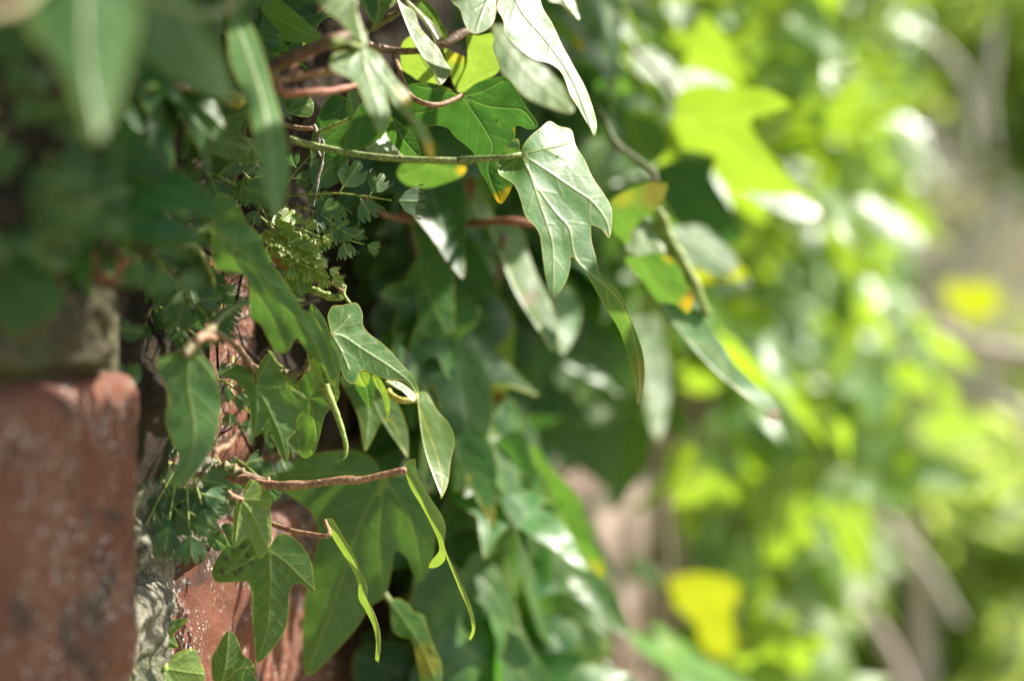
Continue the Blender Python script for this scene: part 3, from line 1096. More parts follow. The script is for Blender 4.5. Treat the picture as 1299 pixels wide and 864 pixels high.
# --- top white-lit leaf
s3 = shoot(640, -60, 0.338, 'glossy white lit ivy leaves hanging in from the top edge, just right of the middle')
H4 = A2((600, -120), (575, -40), (556, 20), (552, 100), (515, 155), (448, 183), (412, 168), (380, 110), (362, 50), (310, 0), (290, -70), (330, -150), (430, -210), (560, -240), (700, -200), (780, -100), (802, 0), (820, 50), (870, 130), (920, 240), (990, 370), (1050, 480), (1090, 590), (1110, 670), (1108, 730), (1098, 760), (1078, 710), (1050, 660), (1010, 590), (965, 520), (940, 445), (910, 388), (850, 345), (770, 325), (700, 280), (640, 222), (605, 170), (598, 110), (565, 35))
l4 = hero(s3, H4, 0.321, J=A2((620, -110))[0], gx=0.75, gz=0.75, fold=0.05, mat='pale', rip=0.7, bend=0.10,
          veins=[A2((700, 60), (850, 240), (980, 440), (1095, 740)), A2((520, -20), (450, 160)), A2((740, -60), (790, -60))], label='white glossy pointed leaf at the top edge')
petiole(l4, [(630, -45), (600, -70), (540, -80)], [.335, .338, .36], [.0008, .0008, .0008], 'green')
stem(s3, [(420, -70), (520, -55), (620, -70), (720, -95), (800, -80)], [.35, .345, .345, .35, .36], [.0016, .0015, .0013, .001], 'brown')
H5 = A2((540, 150), (600, 140), (640, 220), (700, 290), (800, 350), (900, 440), (960, 540), (988, 600), (965, 620), (860, 590), (740, 540), (660, 470), (600, 405), (570, 350), (545, 260))
l5 = hero(s3, H5, 0.40, gx=0.6, gz=0.85, fold=0.08, mat='pale', rip=0.9)
petiole(l5, [(600, 10), (570, -40)], [.395, .37], [.0008, .0008], 'green')
l6 = hero(s3, A2((900, -70), (845, 0), (920, 20), (975, 75), (1014, 108), (1006, 60), (985, 0), (960, -60)), 0.37, gx=0.7, gz=0.7, mat='pale')
petiole(l6, [(700, -50), (690, -80)], [.36, .355], [.0007, .0007], 'green')
l = hero(s3, A2((835, 60), (880, 90), (960, 150), (1030, 220), (1045, 290), (1000, 260), (930, 210), (880, 150)), 0.46, gx=-0.4, gz=-0.2, mat='mid', paints=[(738, 55, 14, 'y', 0.5)])

# --- slim twisted leaves at top centre
s4 = shoot(520, -30, 0.345, 'two slim twisted ivy leaves hanging edge on from the top, before the pinkish brick')
stem(s4, [(500, -40), (515, -30), (535, -35), (570, -60)], .35, [.001, .001, .0008], 'brown')
hero(s4, A1((960, -20), (1000, 20), (1060, 60), (1090, 140), (1145, 210), (1190, 255), (1225, 320), (1262, 385), (1242, 425), (1210, 462), (1186, 458), (1176, 380), (1165, 290), (1125, 220), (1055, 130), (985, 40)), 0.342,
     gx=0.7, gz=0.7, mat='pale', rip=0.6, side=False)
hero(s4, A1((1075, -20), (1140, 15), (1185, 60), (1205, 120), (1240, 170), (1237, 215), (1205, 190), (1150, 170), (1100, 90)), 0.350, gx=0.1, mat='mid')
hero(s4, A1((1005, -15), (1060, 25), (1125, 85), (1185, 145), (1228, 240), (1216, 272), (1180, 240), (1150, 170), (1085, 85), (1030, 30)), 0.346, gx=0.6, gz=0.5, mat='young', side=False, paints=[(555, 45, 30, 'b', 0.35)])

# --- near leaf with white shine left of centre top
s5 = shoot(455, 45, 0.285, 'thick grey brown shoot with two white shining blurred leaves, upper left of centre')
stem(s5, A1((180, 470), (290, 370), (380, 320), (450, 290), (560, 240), (640, 210), (760, 165)), [.29, .288, .285, .283, .28, .28, .285], [.0014, .0014, .0012, .001], 'brown')
stem(s5, A1((260, 430), (350, 428), (450, 410), (540, 400), (630, 380)), .28, [.0007, .0007, .0006], 'copper')
stem(s5, A1((310, 460), (330, 500), (380, 512), (480, 505), (600, 495), (740, 465)), [.285, .284, .285, .286, .29, .30], [.0009, .0007, .0006, .0006], 'red')
stem(s5, A1((600, 250), (640, 235), (670, 240)), .278, [.0009, .0011, .0006], 'young')
l8 = hero(s5, A1((770, 262), (700, 275), (625, 290), (595, 340), (620, 388), (700, 420), (750, 470), (790, 560), (830, 650), (862, 722), (900, 705), (927, 640), (915, 570), (905, 505), (960, 585), (1040, 665), (1090, 745), (1125, 840), (1155, 880), (1172, 860), (1165, 780), (1115, 680), (1050, 620), (1000, 555), (950, 470), (1000, 520), (1015, 580), (1032, 596), (1047, 560), (1030, 505), (970, 440), (930, 385), (880, 310), (830, 268)), 0.280,
          gx=0.7, gz=0.75, mat='pale', rip=0.6, fold=0.05, paints=[(545, 195, 22, 'y', 0.8), (518, 125, 12, 'y', 0.7)], veins=[A1((810, 420), (870, 600), (865, 700)), A1((900, 440), (1060, 650), (1150, 850)), A1((700, 340), (620, 340))])
petiole(l8, A1((700, 235), (640, 215)), [.279, .28], [.0006, .0006], 'green')
hero(s5, A1((740, -20), (650, -50), (520, -10), (570, 50), (650, 110), (715, 185), (770, 245), (802, 242), (795, 180), (765, 110), (745, 50)), 0.275, gx=0.6, gz=0.85, mat='pale', rip=0.5)
hero(s5, A1((770, 560), (700, 690), (645, 790), (700, 828), (800, 800), (885, 740), (932, 660), (925, 590), (890, 500), (820, 500)), 0.305, gx=-0.1, gz=0.0, mat='dark', rip=0.5)
hero(s5, A1((700, 500), (690, 560), (695, 640), (720, 690), (745, 640), (760, 560), (745, 500)), 0.315, gx=0.1, mat='mid')
hero(s5, A1((910, 715), (880, 740), (830, 790), (790, 812), (870, 850), (1000, 850), (960, 790)), 0.35, gx=0.8, gz=0.9, mat='pale', rip=0.6)
hero(s5, A1((935, 640), (1000, 690), (1070, 760), (1095, 850), (1040, 870), (1000, 850), (940, 780), (905, 715)), 0.33, gx=-0.2, mat='dark')
hero(s5, A1((740, -30), (790, 20), (800, 60), (830, 120), (860, 90), (868, 30), (850, -40)), 0.30, gx=0.2, mat='dark')
hero(s5, A1((870, 0), (920, -20), (960, 10), (910, 60), (880, 110), (830, 160), (850, 90)), 0.34, gx=0.5, gz=0.6, mat='mid')

# --- dark leaves top left of centre
s6 = shoot(380, 30, 0.33, 'shaded dark ivy leaves filling the top left, behind the long pale blurred leaf')
stem(s6, [(300, 120), (330, 100), (360, 60), (400, 20), (430, -40)], .335, [.001, .001, .001], 'brown')
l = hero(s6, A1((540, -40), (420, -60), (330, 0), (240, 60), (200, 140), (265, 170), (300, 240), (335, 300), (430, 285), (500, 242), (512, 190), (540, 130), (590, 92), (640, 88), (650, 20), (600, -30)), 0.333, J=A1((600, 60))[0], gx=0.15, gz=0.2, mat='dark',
         veins=[A1((450, 90), (260, 90)), A1((480, 160), (340, 280)), A1((540, 0), (440, -40))])
hero(s6, A1((100, -20), (160, 0), (240, 70), (300, 140), (352, 182), (320, 190), (340, 230), (310, 305), (240, 262), (180, 150), (120, 40)), 0.315, gx=0.3, gz=0.3, mat='mid')
hero(s6, A1((420, 180), (440, 210), (470, 235), (430, 262), (395, 270), (400, 215)), 0.332, gx=-0.4, mat='young', side=False)
l = hero(s6, B4((1000, -30), (930, -40), (860, -20), (810, -5), (880, 40), (960, 100), (1080, 110), (1130, 60), (1110, 0)), 0.305, gx=0.6, gz=0.7, mat='pale')
hero(s6, [(215, 166), (232, 172), (262, 168), (286, 146), (300, 130), (312, 140), (305, 165), (318, 190), (292, 202), (265, 192), (242, 180)], 0.30, gx=0.6, gz=0.8, mat='pale')
hero(s6, [(182, 136), (206, 130), (226, 150), (240, 186), (225, 203), (190, 196), (178, 168)], 0.29, gx=0.1, mat='dark')
hero(s6, [(330, 150), (350, 142), (392, 148), (398, 130), (385, 118), (360, 118), (340, 130)], 0.325, gx=0.4, gz=0.5, mat='mid')
hero(s6, [(394, 190), (402, 150), (420, 120), (440, 125), (460, 150), (440, 200), (420, 230), (400, 225)], 0.34, gx=0.0, mat='dark')
stem(s6, A1((340, 680), (430, 700), (500, 702)), .325, [.0006, .0006, .0005], 'copper')
stem(s6, A1((540, 725), (620, 690), (710, 650)), .325, [.0007, .0007, .0005], 'young')
# more big dark leaves further down the shaded side
hero(s6, [(160, 60), (210, 90), (240, 130), (220, 170), (180, 165), (150, 120)], 0.31, gx=0.2, gz=0.2, mat='dark')
hero(s6, [(100, 250), (140, 215), (185, 210), (200, 240), (190, 285), (150, 310), (115, 300)], 0.27, gx=0.1, mat='dark', rip=0.8)
hero(s6, [(250, 20), (290, 0), (300, 60), (290, 110), (262, 100), (245, 60)], 0.32, gx=0.1, mat='dark')

# --- very near blurred leaves, top left corner
s7 = shoot(120, -50, 0.20, 'very blurred ivy leaves close to the lens in the top left corner')
stem(s7, [(-40, 20), (20, 10), (80, -30), (190, 0), (260, 20), (330, -20)], [.17, .18, .19, .21, .22, .25], [.0007, .0007, .0006], 'olive')
hero(s7, [(110, -60), (60, -50), (25, -5), (40, 40), (72, 80), (98, 130), (120, 178), (140, 155), (158, 105), (172, 55), (178, 0), (160, -50)], 0.19, gx=0.5, gz=0.4, mat='mid', rip=0.5)
hero(s7, [(195, -45), (165, 15), (155, 50), (195, 80), (245, 108), (280, 128), (295, 124), (290, 90), (268, 40), (245, 0), (225, -40)], 0.225, gx=0.6, gz=0.75, mat='pale', rip=0.5)
hero(s7, [(-30, -20), (20, 20), (45, 55), (30, 75), (-10, 70), (-40, 30)], 0.20, gx=0.1, mat='dark')
l = hero(s7, [(292, 8), (289, 40), (292, 75), (302, 100), (314, 135), (324, 180), (334, 230), (342, 265), (352, 275), (361, 255), (367, 210), (362, 170), (351, 130), (340, 90), (326, 45), (306, 12)], 0.262, gx=0.5, gz=0.62, mat='pale', rip=0.4, fold=0.03)
petiole(l, [(285, -20), (270, -40)], [.255, .25], [.0007, .0007], 'green')
stem(s7, [(0, 90), (45, 85), (110, 100), (170, 108), (240, 110), (310, 125)], [.24, .245, .25, .26, .27, .29], [.0009, .0009, .0009], 'brown')
stem(s7, [(288, 122), (296, 124), (306, 128)], .285, [.0012, .0015, .0013], 'yellow')
hero(s7, [(0, 330), (30, 318), (62, 340), (80, 370), (72, 395), (40, 415), (10, 425), (-10, 380)], 0.225, gx=0.2, gz=0.2, mat='dark', rip=0.6)
hero(s7, [(5, 300), (40, 290), (62, 305), (55, 330), (20, 345), (-10, 330)], 0.235, gx=0.2, mat='dark', rip=0.6)
hero(s7, [(40, 190), (60, 215), (72, 250), (80, 290), (60, 300), (30, 270), (20, 220)], 0.24, gx=0.2, mat='dark', rip=0.6)
hero(s7, [(130, 240), (118, 262), (120, 290), (135, 296), (148, 278), (146, 250)], 0.25, gx=0.4, gz=0.3, mat='mid', rip=0.6)

# --- long leaf on brown stalk, centre left
s8 = shoot(100, 300, 0.28, 'brown level stalk with the long green leaf pointing down right, centre left')
H15 = [(268, 262)] + B4((850, 280), (950, 330), (1000, 430), (1080, 520), (1130, 650), (1200, 740), (1260, 830)) + [(372, 372), (383, 392), (395, 398)] + \
      A5((960, 215), (1010, 300), (1050, 420), (1075, 500), (1060, 570), (1040, 562), (1002, 470), (950, 425), (900, 365), (848, 288), (832, 312), (800, 368), (742, 378), (692, 302), (650, 222), (600, 190), (590, 140)) + \
      B4((1020, 780), (965, 712), (855, 705), (820, 650), (810, 480), (800, 330))
l15 = hero(s8, H15, 0.297, J=(266, 285), gx=0.35, gz=-0.15, fold=0.16, mat='mid', rip=0.8,
           veins=[B4((1000, 620), (1120, 760)) + A5((740, 80), (880, 220), (950, 330), (1035, 530)), A5((700, 150), (780, 340)), B4((900, 380), (960, 350))])
petiole(l15, B4((720, 495), (600, 530), (400, 552), (200, 540), (60, 500), (-100, 480)), [.284, .282, .28, .275, .27, .265], [.0006, .0008, .0008, .0009], 'olive')
hero(s8, [(380, 372), (365, 362), (361, 344), (375, 337), (392, 345), (395, 368)], 0.325, gx=0.1, mat='mid', side=False)
hero(s8, [(395, 385), (412, 405), (421, 430), (431, 460), (430, 490), (424, 502), (415, 480), (400, 440), (392, 410)], 0.318, gx=0.1, gz=0.1, mat='mid')
stem(s8, B4((600, 590), (700, 560), (760, 620), (820, 760)) + [(268, 400)], [.29, .29, .295, .30, .305], [.0006, .0005, .0005], 'green')
stem(s8, A5((230, 390), (300, 310), (380, 250), (450, 160), (590, 90)), [.285, .29, .295, .30, .305], [.0010, .0010, .0008, .0007], 'olive')
stem(s8, A5((390, 260), (460, 300), (520, 340), (570, 410), (610, 480)), [.295, .30, .305, .31, .318], [.0007, .0007, .0007], 'brown')
stem(s8, A5((930, 30), (1000, 60), (1060, 75), (1095, 60), (1100, 10)), .335, [.0009, .0009, .0008], 'young')
stem(s8, A5((1040, -15), (1085, 0), (1100, 30), (1100, 60)), .333, [.0003, .0004, .0003], 'brown')
stem(s8, A5((1095, 40), (1120, 80), (1140, 106)), .331, [.0004, .0004, .0004], 'young')

# --- leaf at the very centre left
s9 = shoot(405, 345, 0.34, 'sharp silvery leaf pointing down right with a narrow pale leaf below it')
H16 = A6((172, 272), (162, 225), (154, 175), (180, 122), (230, 117), (290, 103), (318, 108), (345, 160), (350, 230), (390, 280), (440, 315), (500, 370), (560, 440), (620, 510), (652, 580), (650, 645), (636, 610), (600, 560), (560, 530), (470, 522), (400, 495), (350, 475), (326, 490), (310, 540), (285, 550), (255, 530), (225, 470), (200, 400), (180, 330))
l16 = hero(s9, H16, 0.328, gx=0.45, gz=0.35, fold=0.16, mat='pale', rip=0.8,
           veins=[A6((240, 290), (330, 350), (500, 460), (600, 540), (645, 620)), A6((220, 240), (270, 180)), A6((230, 370), (270, 470))],
           ctl=[(530, 500, 16, 0.004)], label='silvery green leaf with clear pale veins')
stem(s9, A6((172, 272), (130, 300), (60, 320), (-60, 300)), [.328, .333, .338, .345], [.0006, .0006, .0006], 'olive')
l17 = hero(s9, [(529, 507), (533, 497), (542, 499), (556, 522), (570, 538), (577, 559), (572, 585), (568, 615), (560, 633), (558, 625), (561, 610), (556, 585), (548, 560), (540, 540), (533, 522)], 0.343, gx=0.3, gz=0.5, mat='young', fold=0.2)
petiole(l17, A6((560, 640), (500, 610), (490, 590)), [.345, .347, .35], [.0008, .0008, .0008], 'yellow')
hero(s9, A6((620, 645), (600, 610), (520, 570), (470, 535), (500, 530), (560, 545), (620, 590), (645, 620)), 0.338, gx=0.6, gz=0.7, mat='pale')
hero(s9, A6((400, 500), (440, 520), (470, 570), (495, 640), (492, 700), (482, 742), (474, 700), (460, 640), (440, 590), (420, 560)), 0.343, gx=-0.4, gz=0.0, mat='young', side=False)
hero(s9, A6((340, 485), (300, 545), (320, 590), (350, 640), (385, 682), (410, 620), (408, 560), (395, 500)), 0.347, gx=-0.2, mat='dark')
hero(s9, A6((325, 490), (345, 480), (385, 500), (370, 560), (330, 560), (305, 548)), 0.345, gx=-0.3, mat='young')
l19 = hero(s9, [(470, 478), (450, 470), (432, 480), (444, 505), (455, 530), (460, 560), (463, 573), (473, 556), (483, 537), (497, 534), (508, 560), (517, 582), (517, 548), (508, 520), (495, 497)], 0.372, J=(462, 478), gx=0.3, gz=0.45, mat='mid')

# --- leaves with netted veins, left
s10 = shoot(300, 470, 0.32, 'netted dark green leaves left of centre with the smooth blurred leaf beside them')
l20 = hero(s10, A5((622, 550), (612, 500), (560, 452), (510, 446), (465, 505), (520, 540), (570, 600), (590, 680), (600, 760), (610, 832), (640, 830), (680, 772), (692, 742), (715, 830), (755, 930), (790, 985), (808, 930), (800, 862), (850, 800), (850, 740), (908, 672), (918, 640), (870, 592), (800, 572), (790, 520), (742, 450), (700, 382), (655, 420), (628, 490)), 0.317,
           J=A5((622, 552))[0], gx=0.25, gz=0.1, fold=0.2, mat='mid', rip=1.0,
           veins=[A5((700, 700), (760, 840), (790, 960)), A5((700, 572), (800, 577), (890, 630)), A5((630, 680), (620, 810)), A5((570, 510), (490, 490)), A5((660, 480), (700, 400))])
stem(s10, A5((622, 552), (640, 480), (590, 430), (530, 350)), [.317, .322, .326, .33], [.0006, .0006, .0006], 'brown')
l20b = hero(s10, A5((800, 520), (835, 553), (858, 535), (880, 508), (940, 405), (1010, 440), (1060, 540), (1085, 600), (1062, 660), (1012, 710), (990, 770), (972, 850), (945, 925), (890, 958), (830, 900), (800, 862), (770, 720)), 0.333, J=A5((915, 632))[0],
            gx=0.1, gz=0.1, mat='mid', rip=1.2, veins=[A5((1000, 470), (1010, 450)), A5((840, 780), (800, 840)), A5((960, 830), (930, 920)), A5((980, 620), (1070, 610)), A5((870, 600), (820, 560))])
hero(s10, A5((745, 455), (790, 515), (838, 553), (832, 560), (785, 530), (740, 470)), 0.329, gx=0.5, gz=0.5, mat='pale', side=False, fold=0)
hero(s10, A5((905, 380), (932, 440), (980, 525), (1012, 562), (935, 570), (940, 500), (912, 430)), 0.322, gx=0.3, gz=0.4, mat='young', side=False)
stem(s10, A5((1000, 560), (1035, 640), (1075, 740), (1105, 830), (1118, 900), (1110, 950), (1098, 960)), .322, [.0012, .0009, .0007, .0006, .0005], 'young')
stem(s10, A5((760, 490), (840, 490), (900, 465), (915, 420)), .33, [.0009, .0009, .0008], 'olive')
l21 = hero(s10, [(240, 449), (226, 446), (206, 451), (198, 462), (204, 477), (211, 492), (214, 508), (210, 530), (213, 545), (220, 562), (226, 580), (220, 598), (213, 613), (229, 617), (248, 602), (262, 582), (270, 566), (276, 548), (279, 528), (280, 506), (277, 488), (272, 468), (263, 456), (251, 449)], 0.287, gx=0.35, gz=0.25, fold=0.10, mat='mid', rip=0.6, veins=[[(238, 490), (246, 540), (240, 590), (222, 612)], [(222, 455), (205, 462)], [(256, 460), (270, 480)]])
petiole(l21, A5((300, 320), (330, 290), (400, 300)), [.288, .290, .293], [.0009, .0010, .0009], 'copper')
hero(s10, A5((690, 365), (725, 380), (745, 430), (778, 450), (765, 470), (740, 465), (712, 410)), 0.325, gx=0.3, gz=0.3, mat='young', side=False)
stem(s10, A7((480, 90), (500, 50), (560, 20), (600, -40)), [.305, .306, .31, .312], [.0007, .0007, .0006], 'copper')

# --- small leaves over the worn brick
s11 = shoot(275, 605, 0.325, 'reddish stalks over the worn brick bearing one small bright and one purple spotted leaf')
stem(s11, A7((380, 190), (420, 190), (450, 235), (540, 285), (635, 325)), [.318, .318, .318, .320, .322], [.0008, .0009, .0009, .0006], 'copper')
stem(s11, A7((470, 160), (540, 150), (600, 165), (645, 170)), .330, [.0010, .0015, .0015, .0008], 'olive')
l22 = hero(s11, A7((632, 322), (645, 285), (662, 232), (690, 208), (740, 245), (780, 285), (799, 330), (790, 372), (797, 450), (795, 540), (778, 592), (742, 642), (715, 620), (695, 570), (678, 530), (640, 545), (602, 577), (580, 540), (585, 440), (590, 370), (610, 336)), 0.322, gx=0.2, gz=0.3, fold=0.22, mat='young', rip=1.0,
           veins=[A7((700, 420), (770, 580)), A7((610, 440), (600, 550)), A7((710, 322), (790, 325)), A7((670, 260), (690, 225))], label='small bright green heart shaped leaf')
H23 = B1((785, 130), (790, 70), (700, 90), (640, 80), (560, 110), (520, 160), (490, 210), (470, 270), (488, 322), (560, 326), (630, 322), (672, 330), (690, 420), (690, 520), (700, 620), (705, 700), (717, 766), (760, 740), (820, 670), (870, 590), (890, 500), (892, 400), (920, 335), (960, 335), (1000, 365), (1037, 376), (1027, 300), (1020, 230), (990, 160), (940, 100), (885, 62), (830, 65))
sp = [(px, py, 4.5, 's', 0.95) for px, py in B1((545, 190), (585, 150), (640, 125), (685, 215), (630, 250), (600, 275), (525, 268), (660, 180))]
l23 = hero(s11, H23, 0.336, J=B1((785, 150))[0], gx=0.15, gz=0.15, fold=0.16, mat='mid', rip=1.0,
           veins=[B1((790, 400), (770, 600), (725, 740)), B1((880, 220), (960, 300), (1028, 362)), B1((650, 220), (500, 290))], paints=sp, label='dark three lobed leaf with purple spots on its left lobe')
stem(s11, A7((540, 200), (560, 160), (620, 175), (690, 205), (780, 225)), .331, [.0010, .0012, .0010], 'brown')
hero(s11, A7((445, 520), (468, 482), (510, 490), (545, 530), (550, 570), (520, 602), (480, 597), (450, 562)), 0.326, gx=0.1, mat='herb', side=False)
hero(s11, A7((520, 470), (545, 450), (580, 462), (585, 530), (575, 580), (550, 560), (545, 510)), 0.327, gx=0.1, mat='herb', side=False)
s12 = shoot(210, 850, 0.32, 'three tiny ivy seedling leaves rising at the bottom edge before the worn brick')
hero(s12, B1((160, 620), (130, 560), (122, 492), (160, 495), (188, 558), (260, 530), (337, 524), (305, 570), (262, 610), (282, 682), (200, 684), (165, 650)), 0.318, gx=0.2, gz=0.1, mat='mid', fold=0.2)
stem(s12, B1((150, 620), (130, 700), (170, 780), (215, 800)), .318, [.0016, .0018, .0012], 'young')
hero(s12, B1((215, 800), (240, 742), (300, 702), (370, 690), (402, 742), (432, 822), (425, 880), (340, 940), (230, 950), (120, 930), (75, 860), (80, 785), (140, 772)), 0.318, gx=0.3, gz=0.45, mat='young', fold=0.2, veins=[B1((330, 820), (415, 830)), B1((210, 900), (215, 940)), B1((260, 760), (350, 700)), B1((140, 810), (90, 820))])
hero(s12, B1((520, 880), (475, 860), (468, 745), (500, 680), (530, 622), (560, 591), (602, 620), (630, 690), (640, 722), (690, 760), (706, 830), (640, 900), (560, 920)), 0.33, gx=0.15, gz=0.2, mat='mid', fold=0.2, veins=[B1((545, 780), (560, 610)), B1((600, 820), (690, 790))])
hero(s12, B1((640, 930), (578, 850), (615, 800), (670, 797), (712, 850), (722, 925)), 0.322, gx=0.15, gz=0.2, mat='mid', side=False)

# --- big dark leaf low centre, and two folded leaves on stalks in front of it
s13 = shoot(290, 612, 0.328, 'long hairy brown stalk low in the middle ending in a curled leaf')
H25 = [(487, 605)] + B2((300, 190), (400, 270), (460, 400), (482, 520), (460, 690), (412, 768), (372, 742), (330, 640), (265, 600), (246, 700), (225, 800), (200, 860)) + [(470, 770), (450, 800), (425, 828), (402, 852), (388, 857), (384, 820), (386, 770), (395, 720), (404, 682), (396, 652), (372, 632), (348, 612), (362, 590), (398, 576), (450, 572), (474, 584)]
l25 = hero(s13, H25, 0.375, gx=0.12, gz=0.12, mat='mid', rip=0.7, fold=0.12, veins=[[(455, 670), (425, 760), (392, 848)], B2((320, 380), (380, 540), (410, 750)), B2((180, 450), (180, 620), (200, 840)), [(430, 600), (362, 604)]])
stem(s13, A7((520, 190), (600, 205), (700, 225), (800, 238), (900, 243), (1000, 238), (1100, 224), (1200, 212)) + B2((60, 215), (200, 185), (320, 158)), [.333, .33, .328, .326, .325, .325, .325, .325, .325, .325, .325], [.0011, .0010, .0009, .0009, .0008, .0007], 'copper', name='petiole')
l26 = hero(s13, B2((318, 155), (322, 112), (375, 97), (382, 170), (432, 265), (470, 330), (518, 400), (541, 470), (534, 560), (548, 610)) + B6((560, 190), (592, 250), (642, 360), (680, 450), (702, 540), (700, 602), (677, 645), (668, 634), (685, 590), (680, 530), (656, 455), (616, 362), (570, 250), (534, 165), (540, 200), (500, 240), (448, 246), (468, 200), (505, 155)) + B2((498, 540), (458, 450), (405, 350), (352, 262), (330, 205)), 0.325,
           veins=[B2((350, 200), (440, 380), (520, 520), (540, 600)) + B6((640, 400), (690, 560))], gx=-0.3, gz=0.1, fold=0.4, mat='young', rip=0.8, side=False, label='curled leaf seen edge on with a thin tail')
l27 = hero(s13, [(412, 661), (421, 658), (429, 670), (437, 684), (449, 704), (456, 722), (464, 738), (467, 750), (465, 758), (475, 778), (482, 800), (483, 820), (480, 841), (476, 838), (477, 815), (473, 795), (463, 774), (455, 760), (454, 740), (446, 722), (435, 703), (423, 684)], 0.33, gx=-0.2, gz=0.2, fold=0.4, mat='young', side=False, veins=[[(430, 680), (450, 715), (461, 750), (477, 790), (480, 830)]])
petiole(l27, A7((1110, 517), (1000, 510), (900, 490), (800, 455)), [.331, .333, .335, .34], [.0005, .0006, .0006, .0006], 'copper')
l28 = hero(s13, B6((235, 430), (240, 480), (250, 580), (290, 622), (350, 640), (372, 700), (392, 800), (420, 905), (505, 905), (520, 850), (515, 760), (475, 670), (440, 575), (418, 508), (370, 490), (330, 440), (275, 415)), 0.38, gx=0.15, gz=0.5, mat='mid', paints=[(535, 840, 30, 'y', 0.35)], rip=1.5)
petiole(l28, [(480, 740), (470, 700)], [.385, .39], [.0008, .0008], 'green')

# --- middle distance leaves, one by one
s14 = shoot(480, 290, 0.42, 'reddish brown level runner behind with soft hanging leaves, middle of the picture')
stem(s14, A4((700, 380), (740, 430), (800, 480), (880, 505), (960, 522)), .40, [.0006, .0007, .0006], 'copper')
stem(s14, [(505, 270), (560, 282), (600, 283), (620, 281), (650, 281), (680, 284), (720, 292)], [.42, .42, .41, .40, .39, .39, .40], [.0009, .0009, .0010, .0009], 'red')
hero(s14, B5((185, 260), (225, 205), (250, 140), (275, 150), (285, 300), (330, 430), (412, 542), (415, 640), (420, 760), (400, 880), (240, 880), (215, 700), (210, 605), (140, 612), (172, 530), (222, 430), (195, 330)), 0.41, gx=0.2, gz=0.35, mat='mid')
hero(s14, EE((470, 370), (420, 350), (388, 400), (420, 450), (450, 530), (470, 562), (490, 520), (520, 480), (560, 520), (620, 582), (642, 540), (620, 440), (570, 380), (520, 350)), 0.47, J=EE((500, 360))[0], gx=0.15, gz=0.2, mat='mid')
hero(s14, EE((640, 20), (640, 60), (690, 150), (730, 230), (790, 310), (830, 400), (860, 480), (885, 420), (860, 300), (810, 200), (780, 120), (760, 40), (700, 10)), 0.42, gx=0.45, gz=0.6, mat='pale', paints=[(672, 378, 12, 'b', 0.9)])
hero(s14, EE((690, 320), (725, 360), (722, 500), (702, 620), (670, 670), (648, 620), (655, 500), (665, 380)), 0.45, gx=-0.2, gz=0.2, mat='young', side=False, paints=[(634, 505, 14, 'b', 1.0)])
hero(s14, EE((560, 540), (620, 545), (622, 620), (602, 700), (560, 752), (553, 680)), 0.49, gx=0.35, gz=0.5, mat='mid')
hero(s14, EE((880, 230), (940, 260), (970, 330), (950, 420), (900, 490), (870, 400), (850, 300)), 0.46, gx=0.45, gz=0.6, mat='pale')
hero(s14, A2((1, 800), (60, 700), (160, 700), (200, 760), (330, 900), (280, 960), (100, 960)), 0.39, gx=0.1, mat='dark')
hero(s14, A4((1060, 200), (920, 200), (880, 260), (930, 320), (1030, 340), (1150, 310), (1240, 270), (1255, 215)), 0.38, gx=-0.4, gz=-0.1, mat='mid', paints=[(586, 215, 10, 'y', 0.9)])
hero(s14, A4((1060, 330), (1080, 400), (1130, 440), (1230, 430), (1290, 380), (1290, 310), (1180, 310)), 0.48, gx=0.2, gz=0.3, mat='mid')
hero(s14, A3((100, 430), (85, 520), (110, 590), (160, 600), (205, 585), (150, 500)), 0.41, gx=0.7, gz=0.8, mat='pale', side=False)
hero(s14, A3((30, 370), (60, 330), (100, 390), (95, 470), (50, 500), (10, 480)), 0.42, gx=0.2, mat=M_DEADLEAF, side=False)
hero(s14, [(548, 190), (565, 180), (600, 175), (622, 188), (600, 200), (560, 200)], 0.42, gx=0.4, gz=0.6, mat='yellow', side=False, paints=[(560, 190, 14, 'b', 0.8)])
hero(s14, [(575, 560), (590, 545), (610, 548), (625, 570), (630, 600), (629, 640), (627, 672), (615, 650), (600, 615), (595, 602), (585, 622), (575, 624), (571, 600)], 0.41, gx=0.1, gz=0.3, mat='mid', paints=[(625, 655, 18, 'y', 0.4)])
hero(s14, [(560, 640), (600, 650), (632, 690), (640, 740), (620, 770), (600, 730), (585, 760), (565, 720), (550, 700)], 0.44, gx=0.1, gz=0.3, mat='mid')
hero(s14, [(600, 720), (630, 720), (650, 760), (664, 800), (640, 810), (610, 790), (592, 760)], 0.5, gx=0.1, gz=0.3, mat='mid')
hero(s14, [(605, 820), (635, 800), (650, 840), (660, 880), (620, 890), (600, 870)], 0.47, gx=0.4, gz=0.6, mat='pale')
hero(s14, [(560, 740), (575, 730), (582, 790), (590, 820), (575, 830), (562, 800)], 0.45, gx=0.4, gz=0.6, mat='mid')
hero(s14, [(640, 690), (680, 680), (700, 740), (690, 790), (660, 770), (640, 740)], 0.6, gx=0.1, gz=0.2, mat='dark')
hero(s14, [(670, 740), (690, 720), (720, 760), (735, 800), (712, 815), (680, 790)], 0.66, gx=-0.5, gz=-0.2, mat='young')
hero(s14, [(680, 670), (700, 668), (715, 690), (712, 720), (695, 730), (682, 700)], 0.62, gx=0.5, gz=0.5, mat='young')
hero(s14, [(450, 830), (500, 815), (560, 830), (580, 870), (520, 900), (460, 890)], 0.42, gx=0.2, gz=0.3, mat='dark')
hero(s14, HH((790, 0), (820, 20), (860, 80), (905, 130), (960, 190), (990, 270), (1010, 350), (1060, 440), (1050, 490), (990, 430), (920, 310), (870, 220), (845, 140), (800, 70)), 0.45, gx=-0.35, gz=-0.1, mat='mid', paints=[(755, 725, 20, 'y', 0.4)], side=False)
